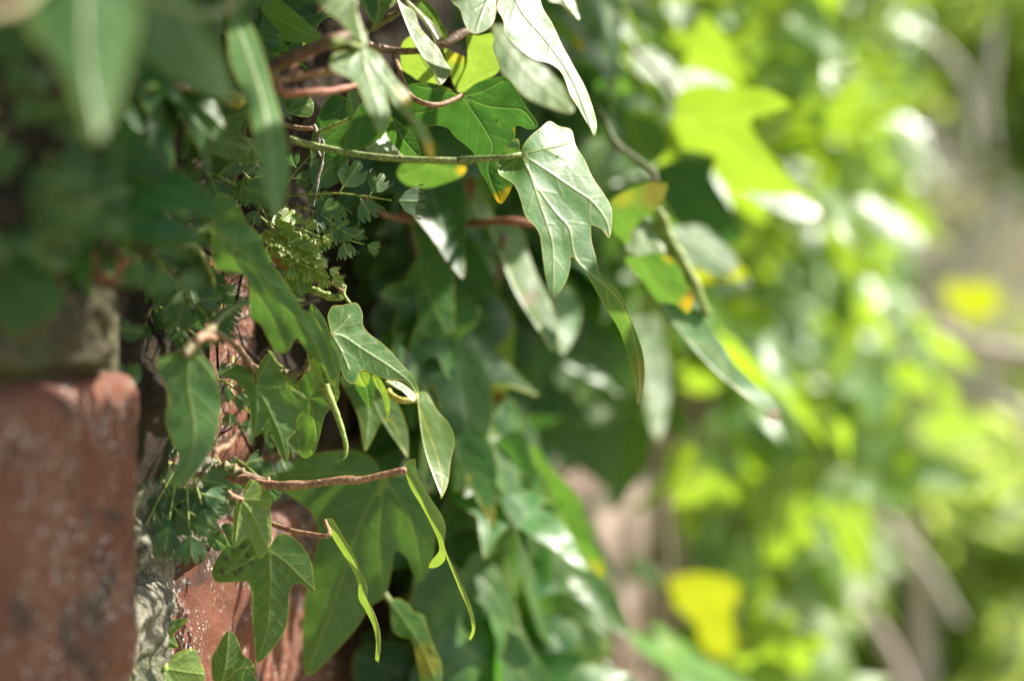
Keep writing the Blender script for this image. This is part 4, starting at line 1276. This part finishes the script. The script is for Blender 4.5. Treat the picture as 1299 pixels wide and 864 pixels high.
stem(s14, [(575, 420), (560, 380), (530, 330), (520, 290)], [.46, .45, .43, .42], [.0008, .0008], 'brown')
stem(s14, [(560, 640), (545, 600), (560, 540), (600, 500), (640, 300)], [.45, .47, .49, .48, .42], [.0008, .0009, .0008], 'brown')
stem(s14, [(560, 740), (640, 690), (640, 660), (620, 600), (600, 550)], [.46, .5, .48, .44, .42], [.0008, .0008], 'brown')

# --- right of the big leaf
s15 = shoot(765, 130, 0.42, 'thin curving shoot with orange rimmed leaves just right of the big sharp leaf')
stem(s15, A3((770, -20), (810, 60), (870, 180), (960, 250), (1040, 310), (1082, 350), (1084, 395)), .42, [.0007, .0009, .0008], 'olive')
hero(s15, A8((380, 135), (350, 140), (270, 165), (200, 200), (148, 245), (145, 330), (160, 400), (200, 440), (240, 475), (275, 400), (330, 330), (400, 282), (445, 215), (462, 155), (455, 138)), 0.40, gx=-0.45, gz=-0.1, mat='mid', paints=[(835, 245, 34, 'b', 0.55), (790, 250, 20, 'y', 0.3)], rip=0.8, label='green leaf turning brownish with an orange rim')
hero(s15, A8((350, 320), (295, 385), (240, 470), (236, 500), (260, 525), (300, 538), (400, 525), (450, 512), (420, 440)), 0.42, gx=0.5, gz=0.6, mat='pale', rip=0.7)
hero(s15, A8((300, 540), (400, 520), (470, 542), (530, 605), (565, 690), (602, 740), (600, 795), (575, 855), (545, 832), (500, 800), (420, 790), (370, 740), (330, 680), (250, 600), (232, 550)), 0.405, gx=-0.4, gz=-0.1, mat='mid', paints=[(875, 385, 16, 'y', 0.9), (878, 372, 9, 'b', 0.7), (850, 325, 12, 'y', 0.5)], rip=0.8, label='green leaf with a yellow and brown rim')
stem(s15, A8((395, 270), (430, 320), (455, 400), (500, 500), (560, 600), (620, 720), (680, 860)), .425, [.0010, .0016, .0016, .0010], 'young')
hero(s15, [(835, 385), (855, 375), (877, 369), (892, 400), (915, 434), (931, 461), (954, 484), (977, 504), (989, 523), (986, 535), (973, 530), (954, 511), (927, 484), (911, 454), (896, 440), (858, 423)], 0.42, gx=0.3, gz=0.5, mat='pale', side=False, paints=[(982, 527, 14, 'b', 1.0)], label='slim hanging leaf with a brown tip')
hero(s15, [(835, 210), (905, 197), (903, 225), (925, 262), (942, 300), (905, 312), (870, 300), (850, 270), (830, 235)], 0.52, gx=0.1, gz=0.1, mat='dark')
hero(s15, [(850, 290), (900, 290), (935, 330), (925, 350), (880, 340), (850, 320)], 0.5, gx=0.5, gz=0.6, mat='pale')
hero(s15, [(795, 420), (830, 400), (845, 440), (850, 500), (835, 560), (820, 520), (812, 470)], 0.58, gx=0.5, gz=0.6, mat='pale')

s16 = shoot(880, 90, 0.55, 'leaves glowing bright yellow green against the sun, upper right of the middle')
stem(s16, [(800, 60), (850, 110), (870, 170), (850, 240), (830, 300), (820, 420)], [.52, .53, .54, .55, .56, .58], [.001, .001, .001], 'olive')
hero(s16, CC((145, 380), (150, 320), (185, 288), (260, 278), (340, 292), (430, 290), (500, 320), (528, 350), (455, 372), (392, 400), (430, 470), (490, 540), (560, 620), (612, 668), (540, 645), (400, 635), (300, 600), (262, 512), (165, 492), (122, 470), (118, 420)), 0.52, gx=-0.6, gz=-0.4, mat='glow', rip=0.7, spacing=6, label='bright yellow green leaf with two long lobes pointing right')
hero(s16, A8((540, 470), (640, 458), (780, 540), (878, 600), (890, 660), (760, 682), (640, 680), (570, 620)), 0.55, gx=-0.6, gz=-0.4, mat='yellow', rip=0.7, side=False)
hero(s16, CC((150, 240), (200, 225), (290, 250), (335, 290), (310, 312), (240, 300), (170, 270)), 0.54, gx=0.62, gz=0.9, mat='pale', side=False)
hero(s16, CC((385, 620), (450, 618), (540, 640), (615, 680), (620, 715), (560, 725), (470, 690), (400, 655)), 0.56, gx=0.62, gz=0.9, mat='pale', side=False)
hero(s16, CC((225, 580), (265, 560), (300, 600), (335, 670), (320, 715), (285, 700), (250, 640)), 0.56, gx=0.62, gz=0.9, mat='pale', side=False)
hero(s16, CC((750, 670), (785, 655), (870, 700), (940, 755), (970, 805), (935, 825), (860, 790), (785, 725)), 1.0, gx=0.6, gz=0.8, mat='pale', side=False)
hero(s16, CC((0, 180), (50, 160), (120, 190), (170, 260), (170, 320), (130, 330), (90, 270), (30, 250)), 0.55, gx=0.62, gz=0.9, mat='pale', side=False)
hero(s16, CC((130, 20), (190, 10), (260, 50), (270, 110), (220, 135), (160, 90)), 0.7, gx=0.62, gz=0.9, mat='pale', side=False)
hero(s16, CC((0, 400), (60, 385), (110, 420), (115, 500), (60, 545), (0, 530), (-30, 460)), 0.5, gx=-0.1, gz=0.1, mat='mid')
hero(s16, [(700, 200), (740, 190), (790, 215), (780, 260), (740, 270), (710, 240)], 0.6, gx=-0.5, gz=-0.3, mat='young')

s17 = shoot(850, 560, 0.75, 'small trailing shoot with single bright yellow leaves, lower right of the middle')
stem(s17, [(860, 480), (850, 560), (845, 640), (850, 740), (840, 880)], [.8, .8, .78, .76, .76], [.0016, .0016, .0014], 'olive')
stem(s17, [(850, 620), (880, 610), (890, 615)], .82, [.0010, .0008], 'olive')
l = hero(s17, II((110, 560), (150, 520), (250, 510), (340, 538), (362, 575), (330, 635), (340, 700), (342, 760), (292, 787), (240, 760), (215, 680), (150, 620)), 0.75, gx=-0.6, gz=-0.4, mat='yellow', side=False, label='bright yellow leaf facing the lens')
petiole(l, [(845, 740), (840, 720)], [.76, .77], [.001, .001], 'olive')
hero(s17, II((150, 200), (215, 168), (300, 192), (352, 240), (310, 300), (232, 282), (220, 400), (172, 392), (150, 300)), 0.85, gx=-0.6, gz=-0.4, mat='glow', side=False)
hero(s17, FF((150, 440), (220, 415), (290, 430), (290, 500), (230, 520), (160, 490)), 0.8, gx=-0.6, gz=-0.4, mat='glow', side=False)
hero(s17, II((0, 460), (50, 470), (105, 540), (70, 560), (10, 510)), 0.78, gx=0.3, gz=0.4, mat='pale', side=False)
hero(s17, [(700, 570), (730, 560), (735, 590), (715, 600)], 0.7, gx=0.62, gz=0.9, mat='pale', side=False)
s18 = shoot(1230, 420, 1.58, 'single yellow leaf on a thin stalk standing alone before the dry twigs at the right')
l = hero(s18, FF((1120, 285), (1060, 235), (1035, 185), (1045, 145), (1100, 160), (1160, 148), (1222, 190), (1212, 245), (1165, 262)), 1.58, gx=-0.6, gz=-0.5, mat='yellow', side=False)
petiole(l, [(1232, 430), (1238, 460)], [1.59, 1.6], [.0014, .0014], 'olive')
hero(s18, FF((950, 620), (1010, 570), (1110, 585), (1200, 620), (1180, 670), (1080, 690), (990, 690)), 1.9, gx=-0.6, gz=-0.4, mat='young', side=False)

# ------------------------------------------------------------------ small wall plants: lobed fern like fronds
def fan_outline(L, W, lobes=4, ang0=-0.95, ang1=0.95):
    pts = [(0, 0), (0.22 * W, 0.25 * L)]
    for q in range(lobes):
        a0 = ang0 + (ang1 - ang0) * q / lobes; a1 = ang0 + (ang1 - ang0) * (q + 1) / lobes
        for a, r in ((a0 + 0.03, 0.70), ((a0 * .8 + a1 * .2), 0.95), ((a0 + a1) / 2, 1.04), ((a0 * .2 + a1 * .8), 0.95), (a1 - 0.03, 0.70)):
            pts.append((-math.sin(a) * W * 0.55 * r * -1, math.cos(a * 0.62) * L * r))
    pts.append((-0.22 * W, 0.25 * L))
    right = sorted(pts[2:-1], key=lambda p: -p[0])
    return [pts[0], pts[1]] + right + [pts[-1]]


def frond(plant, p0, p1, d0, d1, n, leaflet, droop=10, seed=0, mat='herb', gx=0.2, gz=0.2, tip=True, r0=.00032):
    rs = np.random.RandomState(300 + seed)
    a = np.array(p0, float); b = np.array(p1, float)
    t = (b - a); L = np.linalg.norm(t); t /= L
    nn = np.array([-t[1], t[0]])
    mid = (a + b) / 2 + np.array([0, -droop])
    sm = catmull([a, mid, b], False, L / 12)
    k = len(sm)
    ds = [d0 + (d1 - d0) * i / (k - 1) for i in range(k)]
    tube('stem', [P(x, y, d) for (x, y), d in zip(sm[::3] + [sm[-1]], ds[::3] + [ds[-1]])], [r0, r0 * .8, r0 * .5], SM['young'], plant, sides=6, step=0.004, wob=0)
    for q in range(n + (1 if tip else 0)):
        f = 0.25 + 0.7 * q / max(1, n)
        last = (q == n)
        i = k - 1 if last else int(f * (k - 1))
        side = 1 if q % 2 else -1
        dr = t if last else (t * 0.55 + nn * side * (0.75 + 0.2 * rs.rand()))
        dr = dr / np.linalg.norm(dr)
        s = 1.8 * leaflet * (1.1 - 0.35 * f) * rs.uniform(0.85, 1.15)
        px = np.array([-dr[1], dr[0]])
        c = np.array(sm[i])
        D = ds[i]
        st = c + dr * s * 0.25
        ol = [tuple(st + px * x + dr * y) for x, y in fan_outline(s, s * 1.7, 3 + q % 2)]
        hero(plant, ol, D, J=tuple(st), veins=[[tuple(st + dr * s * 0.9)]], gx=gx + rs.uniform(-.3, .3), gz=gz + rs.uniform(-.3, .3), fold=0.15, rip=1.2, mat=mat, spacing=max(2.4, s / 7), side=False, name='leaflet', smooth=False)
        if not last:
            tube('stalk', [P(*c, D), P(*(st + dr * 1.0), D)], [r0 * .6, r0 * .5], SM['young'], plant, sides=5, step=0.004, wob=0)


FG = 'small lobed wall plants among the ivy'
f1 = empty('wall_fern', P(360, 245, .33), 'sharp small lobed green wall plant reaching right under the level leaf stalk', 'wall fern', FG)
frond(f1, (362, 248), (497, 254), .331, .328, 5, 22, 6, 1)
frond(f1, (372, 262), (430, 290), .331, .329, 4, 15, 8, 2)
frond(f1, (375, 280), (462, 310), .330, .330, 5, 14, -2, 3)
frond(f1, (350, 250), (395, 195), .334, .332, 4, 13, 2, 4)
frond(f1, (345, 240), (330, 180), .335, .335, 4, 12, 2, 41)
f2 = empty('wall_fern', P(330, 300, .32), 'sunlit bright cluster of tiny crinkled leaves right of the long green leaf', 'wall fern', FG)
for q, (x0, y0, x1, y1) in enumerate([(330, 275, 372, 318), (340, 280, 405, 300), (345, 305, 415, 340), (350, 325, 418, 352), (335, 292, 395, 330)]):
    frond(f2, (x0, y0), (x1, y1), .322, .325, 6, 11, 3, 10 + q, mat='young', gx=0.6, gz=0.7)
f3 = empty('wall_fern', P(200, 215, .30), 'soft blurred lobed wall plant in the dark hollow, left of the long pale leaf', 'wall fern', FG)
frond(f3, (190, 205), (300, 235), .30, .30, 5, 24, 10, 21)
frond(f3, (205, 215), (245, 260), .30, .295, 3, 22, -8, 22)
frond(f3, (150, 320), (270, 330), .30, .30, 5, 20, 16, 23)
frond(f3, (180, 300), (262, 400), .30, .30, 5, 22, -6, 24)
frond(f3, (240, 330), (240, 420), .305, .305, 4, 20, -6, 25)
frond(f3, (90, 280), (135, 400), .29, .29, 4, 20, 0, 26)
frond(f3, (30, 110), (60, 200), .28, .28, 4, 20, 0, 27)
frond(f3, (270, 170), (330, 240), .32, .32, 5, 15, -4, 28)
frond(f3, (300, 200), (352, 300), .33, .33, 6, 13, -4, 29)
f4 = empty('wall_fern', P(190, 560, .31), 'dark green round lobed wall plant hanging at the edge of the brick pier', 'wall fern', FG)
for q, (x0, y0, x1, y1, s) in enumerate([(215, 590, 165, 640, 24), (220, 600, 185, 668, 24), (225, 600, 215, 660, 26), (235, 600, 240, 670, 26), (240, 595, 256, 640, 20), (200, 560, 160, 600, 22), (215, 540, 175, 570, 18), (230, 520, 190, 520, 16)]):
    frond(f4, (x0, y0), (x1, y1), .315, .308, 3, s, 4, 40 + q)
f6 = empty('wall_fern', P(280, 420, .315), 'dark mat of tiny lobed leaves filling the hollow between the blurred leaf and the bricks', 'wall fern', FG)
_r = np.random.RandomState(88)
for q in range(34):
    x0 = _r.uniform(205, 345); y0 = _r.uniform(300, 600)
    if 300 < x0 and 380 < y0 < 480: continue
    yw_ = 0.148 / (WS - (x0 - CX) / FPX)
    a = _r.uniform(0.2, 2.9); L = _r.uniform(35, 70)
    frond(f6, (x0, y0), (x0 + math.cos(a) * L, y0 + math.sin(a) * L), yw_ - 0.004, yw_ - 0.014, 3, _r.uniform(10, 17), 4, 100 + q)
f7 = empty('wall_fern', P(80, 170, .245), 'very blurred dark lobed leaves in deep shade on the upper left, under the near leaves', 'wall fern', FG)
for q in range(26):
    x0 = _r.uniform(-20, 190); y0 = _r.uniform(40, 330)
    yw_ = 0.133 / (WS - (x0 - CX) / FPX)
    a = _r.uniform(0.0, 3.1); L = _r.uniform(50, 90)
    frond(f7, (x0, y0), (x0 + math.cos(a) * L, y0 + math.sin(a) * L), yw_ - 0.006, yw_ - 0.022, 4, _r.uniform(15, 27), 6, 200 + q)
f5 = empty('seedling', P(120, 470, .29), 'two tiny heart shaped leaves in the dark hollow just above the brick pier', 'seedling', FG)
for ol in ([(165, 497), (155, 490), (146, 478), (145, 464), (154, 461), (162, 468), (172, 461), (179, 466), (178, 482), (170, 492)],
           [(112, 470), (100, 467), (94, 474), (96, 486), (106, 492), (120, 497), (130, 494), (131, 482), (124, 474)],
           [(148, 415), (150, 405), (160, 405), (168, 412), (180, 412), (182, 422), (175, 430), (160, 432)],
           [(95, 450), (105, 442), (112, 452), (108, 464), (97, 462)]):
    hero(f5, ol, .288, gx=.2, gz=.2, mat='herb', side=False, rip=.6)
stem(f5, [(165, 464), (140, 450), (120, 420), (130, 380)], .292, [.0003, .0003], 'green', sides=6)
stem(f5, [(112, 470), (120, 430), (130, 380)], .292, [.0003, .0003], 'green', sides=6)
dr = empty('dead_root', P(402, 165, .33), 'thin dark dead rootlet with a pale thread dangling among the leaves at upper left', 'dead root')
stem(dr, [(398, 158), (404, 172), (402, 190), (408, 205), (404, 222), (402, 240), (397, 262)], .326, [.0004, .0006, .0004, .0002], M_DEAD, sides=8, name='root')
stem(dr, [(400, 165), (410, 180), (409, 200), (406, 215)], .325, [.0002, .0004, .0002], M_DEAD, sides=8, name='root')
dl = empty('dead_leaf', P(350, 320, .33), 'small crumpled brown dead leaf caught under the bright crinkled leaves', 'dead leaf')
hero(dl, [(340, 312), (352, 312), (366, 318), (368, 332), (364, 344), (352, 338), (344, 328)], .328, mat=M_DEADLEAF, fold=.4, rip=3, side=False, name='blade')
stem(dl, [(366, 338), (392, 356), (415, 357), (436, 370)], .328, [.0004, .0003], 'copper', sides=6, name='stalk')

# litter and fine roots filling the dark hollow behind the leaves: one mass
rs = np.random.RandomState(77)
V, F = [], []
for q in range(420):
    y = rs.uniform(0.30, 0.75); z = CAM_Z + rs.uniform(-0.02 - 0.1 * (y > .42), 0.24 * y + 0.03)
    p = wallpt(y, z, rs.uniform(0.0, 0.008))
    an = rs.uniform(0, 6.28)
    d_ = UX * math.cos(an) + Vector((0, 0, 1)) * math.sin(an) + NX * rs.uniform(-.1, .2)
    L = rs.uniform(0.004, 0.018)
    v, f = tube_geo([p - d_ * L, p + Vector(rs.normal(size=3) * 0.004), p + d_ * L], [0.0004, 0.0004, 0.0002], 4, L / 2)
    b = len(V); V += v; F += [tuple(b + i for i in ff) for ff in f]
o = mesh_obj('root_litter', V, F, M_SOIL_SHADE)
tag(o, 'tangle of dark dead rootlets and litter matted on the wall behind the ivy', 'litter', kind='stuff')


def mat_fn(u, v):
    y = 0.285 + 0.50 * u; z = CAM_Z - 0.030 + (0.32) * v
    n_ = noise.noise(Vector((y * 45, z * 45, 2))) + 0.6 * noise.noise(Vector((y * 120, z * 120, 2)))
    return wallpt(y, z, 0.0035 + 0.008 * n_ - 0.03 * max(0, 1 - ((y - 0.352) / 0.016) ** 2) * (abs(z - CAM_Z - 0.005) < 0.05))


o = grid_sheet('soil_shade_mat', mat_fn, 150, 100, M_SOIL_SHADE, kind='stuff')  # dark sheet stands in for shade in the hollow behind the leaves
tag(o, 'dark mat of soil and moss standing in for shade on the upper brick courses', 'soil')


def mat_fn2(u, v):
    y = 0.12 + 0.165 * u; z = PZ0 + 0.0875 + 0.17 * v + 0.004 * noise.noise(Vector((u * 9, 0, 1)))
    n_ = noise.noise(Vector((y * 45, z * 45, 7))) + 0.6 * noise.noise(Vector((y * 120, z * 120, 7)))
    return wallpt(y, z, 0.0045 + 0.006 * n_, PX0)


o = grid_sheet('soil_shade_mat', mat_fn2, 110, 110, M_SOIL_SHADE, kind='stuff')  # dark sheet laid where shade falls on the upper pier
tag(o, 'dark moss and soil crust standing in for shade on the pier above its mortar joint', 'soil')

# ------------------------------------------------------------------ the ivy curtain further along the wall
TPL_OUT = {
    'five': [(0, 0), (0.10, 0.10), (0.26, 0.13), (0.40, 0.02), (0.36, -0.12), (0.30, -0.20), (0.42, -0.30), (0.52, -0.46), (0.34, -0.42), (0.20, -0.42), (0.15, -0.58), (0.08, -0.80), (0, -1.0)],
    'three': [(0, 0), (0.08, 0.08), (0.20, 0.09), (0.28, -0.02), (0.30, -0.14), (0.44, -0.34), (0.40, -0.42), (0.24, -0.38), (0.18, -0.46), (0.15, -0.66), (0.08, -0.86), (0, -1.0)],
    'long': [(0, 0), (0.06, 0.05), (0.16, 0.03), (0.22, -0.10), (0.26, -0.24), (0.20, -0.34), (0.16, -0.46), (0.14, -0.66), (0.07, -0.86), (0, -1.0)],
    'heart': [(0, 0), (0.10, 0.09), (0.26, 0.07), (0.38, -0.06), (0.38, -0.24), (0.30, -0.44), (0.22, -0.62), (0.12, -0.82), (0, -1.0)],
}


def template(kind, seed, L=0.06):
    half = TPL_OUT[kind]
    r_ = random.Random(seed)
    rt = [(x * r_.uniform(.85, 1.1), y) for x, y in half]
    lf = [(-x * r_.uniform(.85, 1.1), y) for x, y in half[1:-1]][::-1]
    ol = rt + lf
    V, F, vd, sd, ed, size = leaf_geo(ol, (0, 0), None, 0.075, True)
    cup = r_.uniform(-.3, .3); bend = r_.uniform(0.1, 0.9)
    W = []
    for i, (x, y) in enumerate(V):
        rr = math.hypot(x, y)
        z = -bend * rr * rr * 0.45 + cup * abs(x) * 0.8 + 0.16 * min(vd[i], .2)
        z += 0.09 * noise.noise(Vector((x * 2.4 + seed, y * 2.4, seed))) + 0.02 * noise.noise(Vector((x * 8, y * 8, seed)))
        W.append((x * L, y * L, z * L))
    k = L * 1000
    z0 = np.zeros(len(V))
    return np.array(W), F, dict(vd=vd * k, sd=sd * k, ed=ed * k, yw=z0, br=z0, sp=z0)


TPL = [template(k, s) for s, k in enumerate(['five', 'three', 'long', 'five', 'three', 'heart', 'three', 'five'])]


def tpl_mesh(i, mat):
    W, F, at = TPL[i]
    me = bpy.data.meshes.new('leaf')
    me.from_pydata(W.tolist(), [], F)
    me.polygons.foreach_set('use_smooth', [True] * len(F))
    for k, a in at.items():
        x = me.attributes.new(k, 'FLOAT', 'POINT'); x.data.foreach_set('value', np.asarray(a, np.float32))
    me.materials.append(mat); me.update()
    return me


TM = {m: [tpl_mesh(i, LM[m]) for i in range(len(TPL))] for m in ('far', 'dark', 'mid', 'young', 'glow')}


def leaf_frame(rs, down=0.9, out=0.6, up=0.45, jit=0.5, front=0.65):
    """random hanging leaf: blade normal out from the wall and up, tip down"""
    n = np.array(NX) * out + np.array([0, -front, up]) + rs.normal(size=3) * jit
    n /= np.linalg.norm(n)
    t = np.array([0, 0, -down]) + np.array(NX) * 0.35 + rs.normal(size=3) * 0.4
    t -= n * (t @ n); t /= np.linalg.norm(t)
    x = np.cross(-t, n)
    return Matrix(((x[0], -t[0], n[0]), (x[1], -t[1], n[1]), (x[2], -t[2], n[2])))


def merge_leaves(name, items, mat, parent, origin):
    Vs, Fs, at = [], [], {k: [] for k in ('vd', 'sd', 'ed')}
    b = 0
    for (ti, M3, loc, s) in items:
        W, F, a = TPL[ti]
        R = np.array(M3) * s
        v = W @ R.T + np.array(loc)
        Vs.append(v); Fs.append(np.array(F) + b); b += len(v)
        for k in at: at[k].append(a[k])
    o = np_mesh(name, np.concatenate(Vs), np.concatenate(Fs), mat, parent, origin, kind='stuff')
    for k in at:
        x = o.data.attributes.new(k, 'FLOAT', 'POINT'); x.data.foreach_set('value', np.concatenate(at[k]).astype(np.float32))
    for k in ('yw', 'br', 'sp'):
        o.data.attributes.new(k, 'FLOAT', 'POINT')
    return o


def proj(p):
    return CX + p[0] / p[1] * FPX, CY - (p[2] - CAM_Z) / p[1] * FPX


# points kept sunlit: ivy leaves in the way of the sun are left out
FAR_LIT = [(P(x, y, d), .045) for x, y, d in ((870, 750, .75), (910, 760, .75), (905, 800, .75), (890, 640, .85), (900, 120, .52), (860, 170, .52), (950, 190, .52), (1010, 230, .52),
                                      (920, 330, .55), (870, 475, .8), (1230, 380, 1.58), (690, 600, .5), (720, 700, .45), (600, 620, .45), (650, 700, .5), (690, 700, .6), (650, 400, .45), (600, 450, .47))]
for _px, _py in ((720, 480), (735, 500), (765, 470), (760, 560), (790, 640), (770, 720), (745, 800), (815, 560), (800, 780), (735, 640)):
    _y = 0.148 / (WS - (_px - CX) / FPX)
    FAR_LIT.append((wallpt(_y, CAM_Z + (CY - _py) / FPX * _y), .05))


def blocks(p, M3, s, targets):
    c = p + M3 @ Vector((0, -0.03 * s, 0))
    for t, r in targets:
        q = c - t
        k = q.dot(SUN)
        if k > 0.012 and (q - SUN * k).length < r: return True
    return False


def scatter(label, n, yr, zr, outf, smin, smax, mats, seed, keep, cap=290, up=0.45, jit=0.55, stems=10, base=(1.0, 0.0), cat='ivy', front=0.65):
    rs = np.random.RandomState(seed)
    its = []
    tries = 0
    while len(its) < n and tries < n * 40:
        tries += 1
        y = yr[0] + (yr[1] - yr[0]) * rs.rand() ** 0.8
        z = CAM_Z + rs.uniform(zr[0], zr[1]) * (y if abs(zr[0]) < 0.4 else 1)
        om = outf(y, z - CAM_Z)
        if om <= 0: continue
        o_ = 0.008 + om * rs.rand() ** 0.75
        p = wallpt(y, z, o_)
        px, py = proj(p)
        if not keep(px, py, y, rs): continue
        M3 = leaf_frame(rs, up=up, jit=jit, front=front)
        sc_ = rs.uniform(smin, smax)
        if blocks(p, M3, sc_, FAR_LIT): continue
        ml = mats(px, py) if callable(mats) else mats
        its.append((rs.randint(len(TPL)), M3, p, sc_, y, ml[rs.randint(len(ml))], -40 < px < 1340 and -40 < py < 900))
    root = empty('ivy_curtain', wallpt(*base), label, cat)
    vis = sorted([i for i in its if i[6]], key=lambda i: i[4] / i[3])
    parts, rest = vis[:cap], vis[cap:] + [i for i in its if not i[6]]
    bl = world_loc(root)
    for (ti, M3, p, s, y, m, _) in parts:
        o = bpy.data.objects.new('leaf', TM[m][ti]); COL.objects.link(o); o.parent = root
        o.matrix_local = Matrix.Translation(Vector(p) - bl) @ (M3.to_4x4() @ Matrix.Scale(s, 4))
    for m in sorted(set(i[5] for i in rest)):
        sub = [(i[0], i[1], i[2], i[3]) for i in rest if i[5] == m]
        if sub: merge_leaves('foliage', sub, LM[m], root, bl)
    for q in range(stems):
        y = rs.uniform(yr[0] + (.6 if yr[1] > 1 else .2), yr[1]); z = CAM_Z + rs.uniform(-.4, .1) * y
        pts = [wallpt(y, z, 0.006)]
        for k in range(6):
            y += rs.uniform(-.05, .06); z += 0.11
            pts.append(wallpt(max(y, .3), z, 0.008 + 0.01 * rs.rand()))
        tube('stem', pts, [.004, .003, .0015], SM['brown'], root, sides=7, step=0.03)
    return root


def bare(px, py):
    return 705 < px < 815 and py > 440


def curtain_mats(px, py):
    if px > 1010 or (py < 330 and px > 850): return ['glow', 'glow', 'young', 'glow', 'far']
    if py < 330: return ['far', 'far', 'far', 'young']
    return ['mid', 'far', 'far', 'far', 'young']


def keep_far(px, py, y, rs):
    if px < 560 and y < 0.9: return rs.rand() < 0.5
    if bare(px, py): return rs.rand() < 0.03
    if 680 < px < 850 and 360 < py and y < 1.0: return rs.rand() < 0.12
    if 820 < px < 980 and 570 < py < 860 and y < 1.25: return False
    lim = 1150 - max(0, py - 350) * 0.20
    if px > lim + rs.normal() * 14: return False
    return True


def out_far(y, z):
    t = min(1, max(0, (y - 0.55) / 0.6))
    return 0.05 + 0.20 * t + 0.05 * noise.noise(Vector((y * 4, z * 5, 0)))


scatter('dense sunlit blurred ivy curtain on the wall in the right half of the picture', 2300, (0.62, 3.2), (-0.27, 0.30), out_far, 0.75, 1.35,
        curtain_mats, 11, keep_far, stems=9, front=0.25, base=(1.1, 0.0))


def keep_mid(px, py, y, rs):
    if px > 760: return False
    if bare(px, py): return False
    if 640 < px and py < 60: return rs.rand() < 0.4
    if 470 < px < 600 and py < 100: return False
    return px > 415


scatter('shaded ivy close behind the sharp leaves, covering the wall in the middle', 420, (0.42, 0.85), (-0.27, 0.27), lambda y, z: 0.03 + 0.06 * min(1, (y - .42) / .3), 0.55, 0.95,
        ['mid', 'dark', 'dark', 'mid'], 12, keep_mid, stems=4, base=(0.55, 0.0), up=0.3, jit=0.4)


def keep_left(px, py, y, rs):
    if px < 130: return py < 270
    return px < 300 and py < 60


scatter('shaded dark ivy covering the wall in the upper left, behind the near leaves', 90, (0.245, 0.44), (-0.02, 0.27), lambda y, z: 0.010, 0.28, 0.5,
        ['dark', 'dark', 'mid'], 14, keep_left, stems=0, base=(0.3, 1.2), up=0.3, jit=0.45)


# unseen ivy added above the frame along sun rays to shade the left part
rs = np.random.RandomState(31)
items = []
root = empty('ivy_curtain', wallpt(0.34, CAM_Z + .1, 0.03), 'unseen ivy above the top edge, added to shade the left side', 'ivy')
SUNLIT = [(P(x, y, d), 0.034) for x, y, d in ((110, 60, .19), (690, 230, .325), (720, 310, .325), (770, 400, .33), (690, 100, .335), (740, 160, .335), (620, 30, .335), (560, 80, .35),
                                     (680, 20, .335), (720, 170, .325), (700, 180, .322), (900, 130, .52), (860, 170, .52),
                                     (950, 190, .52), (920, 330, .55), (820, 250, .40), (850, 340, .405), (800, 320, .42), (930, 460, .42), (890, 770, .75), (890, 640, .85), (690, 130, .40), (600, 60, .35), (540, 80, .355), (600, 620, .45), (650, 700, .5), (690, 640, .6))] + [(P(470, 90, .28), .031), (P(520, 150, .28), .025), (P(325, 90, .26), .030), (P(345, 190, .26), .030)]
while len(items) < 950:
    y = rs.uniform(0.20, 0.50) if rs.rand() < .35 else rs.uniform(0.22, 0.32)
    p = wallpt(y, CAM_Z + rs.uniform(-0.10, 0.08), rs.uniform(0, 0.03)) + SUN * rs.uniform(0.12, 0.36)
    if p.z > CAM_Z + 0.26: continue
    if proj(p - Vector((0, 0, 0.062)))[1] > 6: continue
    # leaves that would block the sun from the chosen points are skipped
    M3 = leaf_frame(rs, up=1.0, front=0.0)
    s = rs.uniform(.6, .9)
    if blocks(p, M3, s, SUNLIT): continue
    items.append((rs.randint(len(TPL)), M3, p, s))
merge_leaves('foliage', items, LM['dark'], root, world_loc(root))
tube('stem', [wallpt(.12, CAM_Z + .10, .02), wallpt(.25, CAM_Z + .12, .05), wallpt(.38, CAM_Z + .14, .07), wallpt(.5, CAM_Z + .16, .05)], [.003, .003, .002], SM['brown'], root)
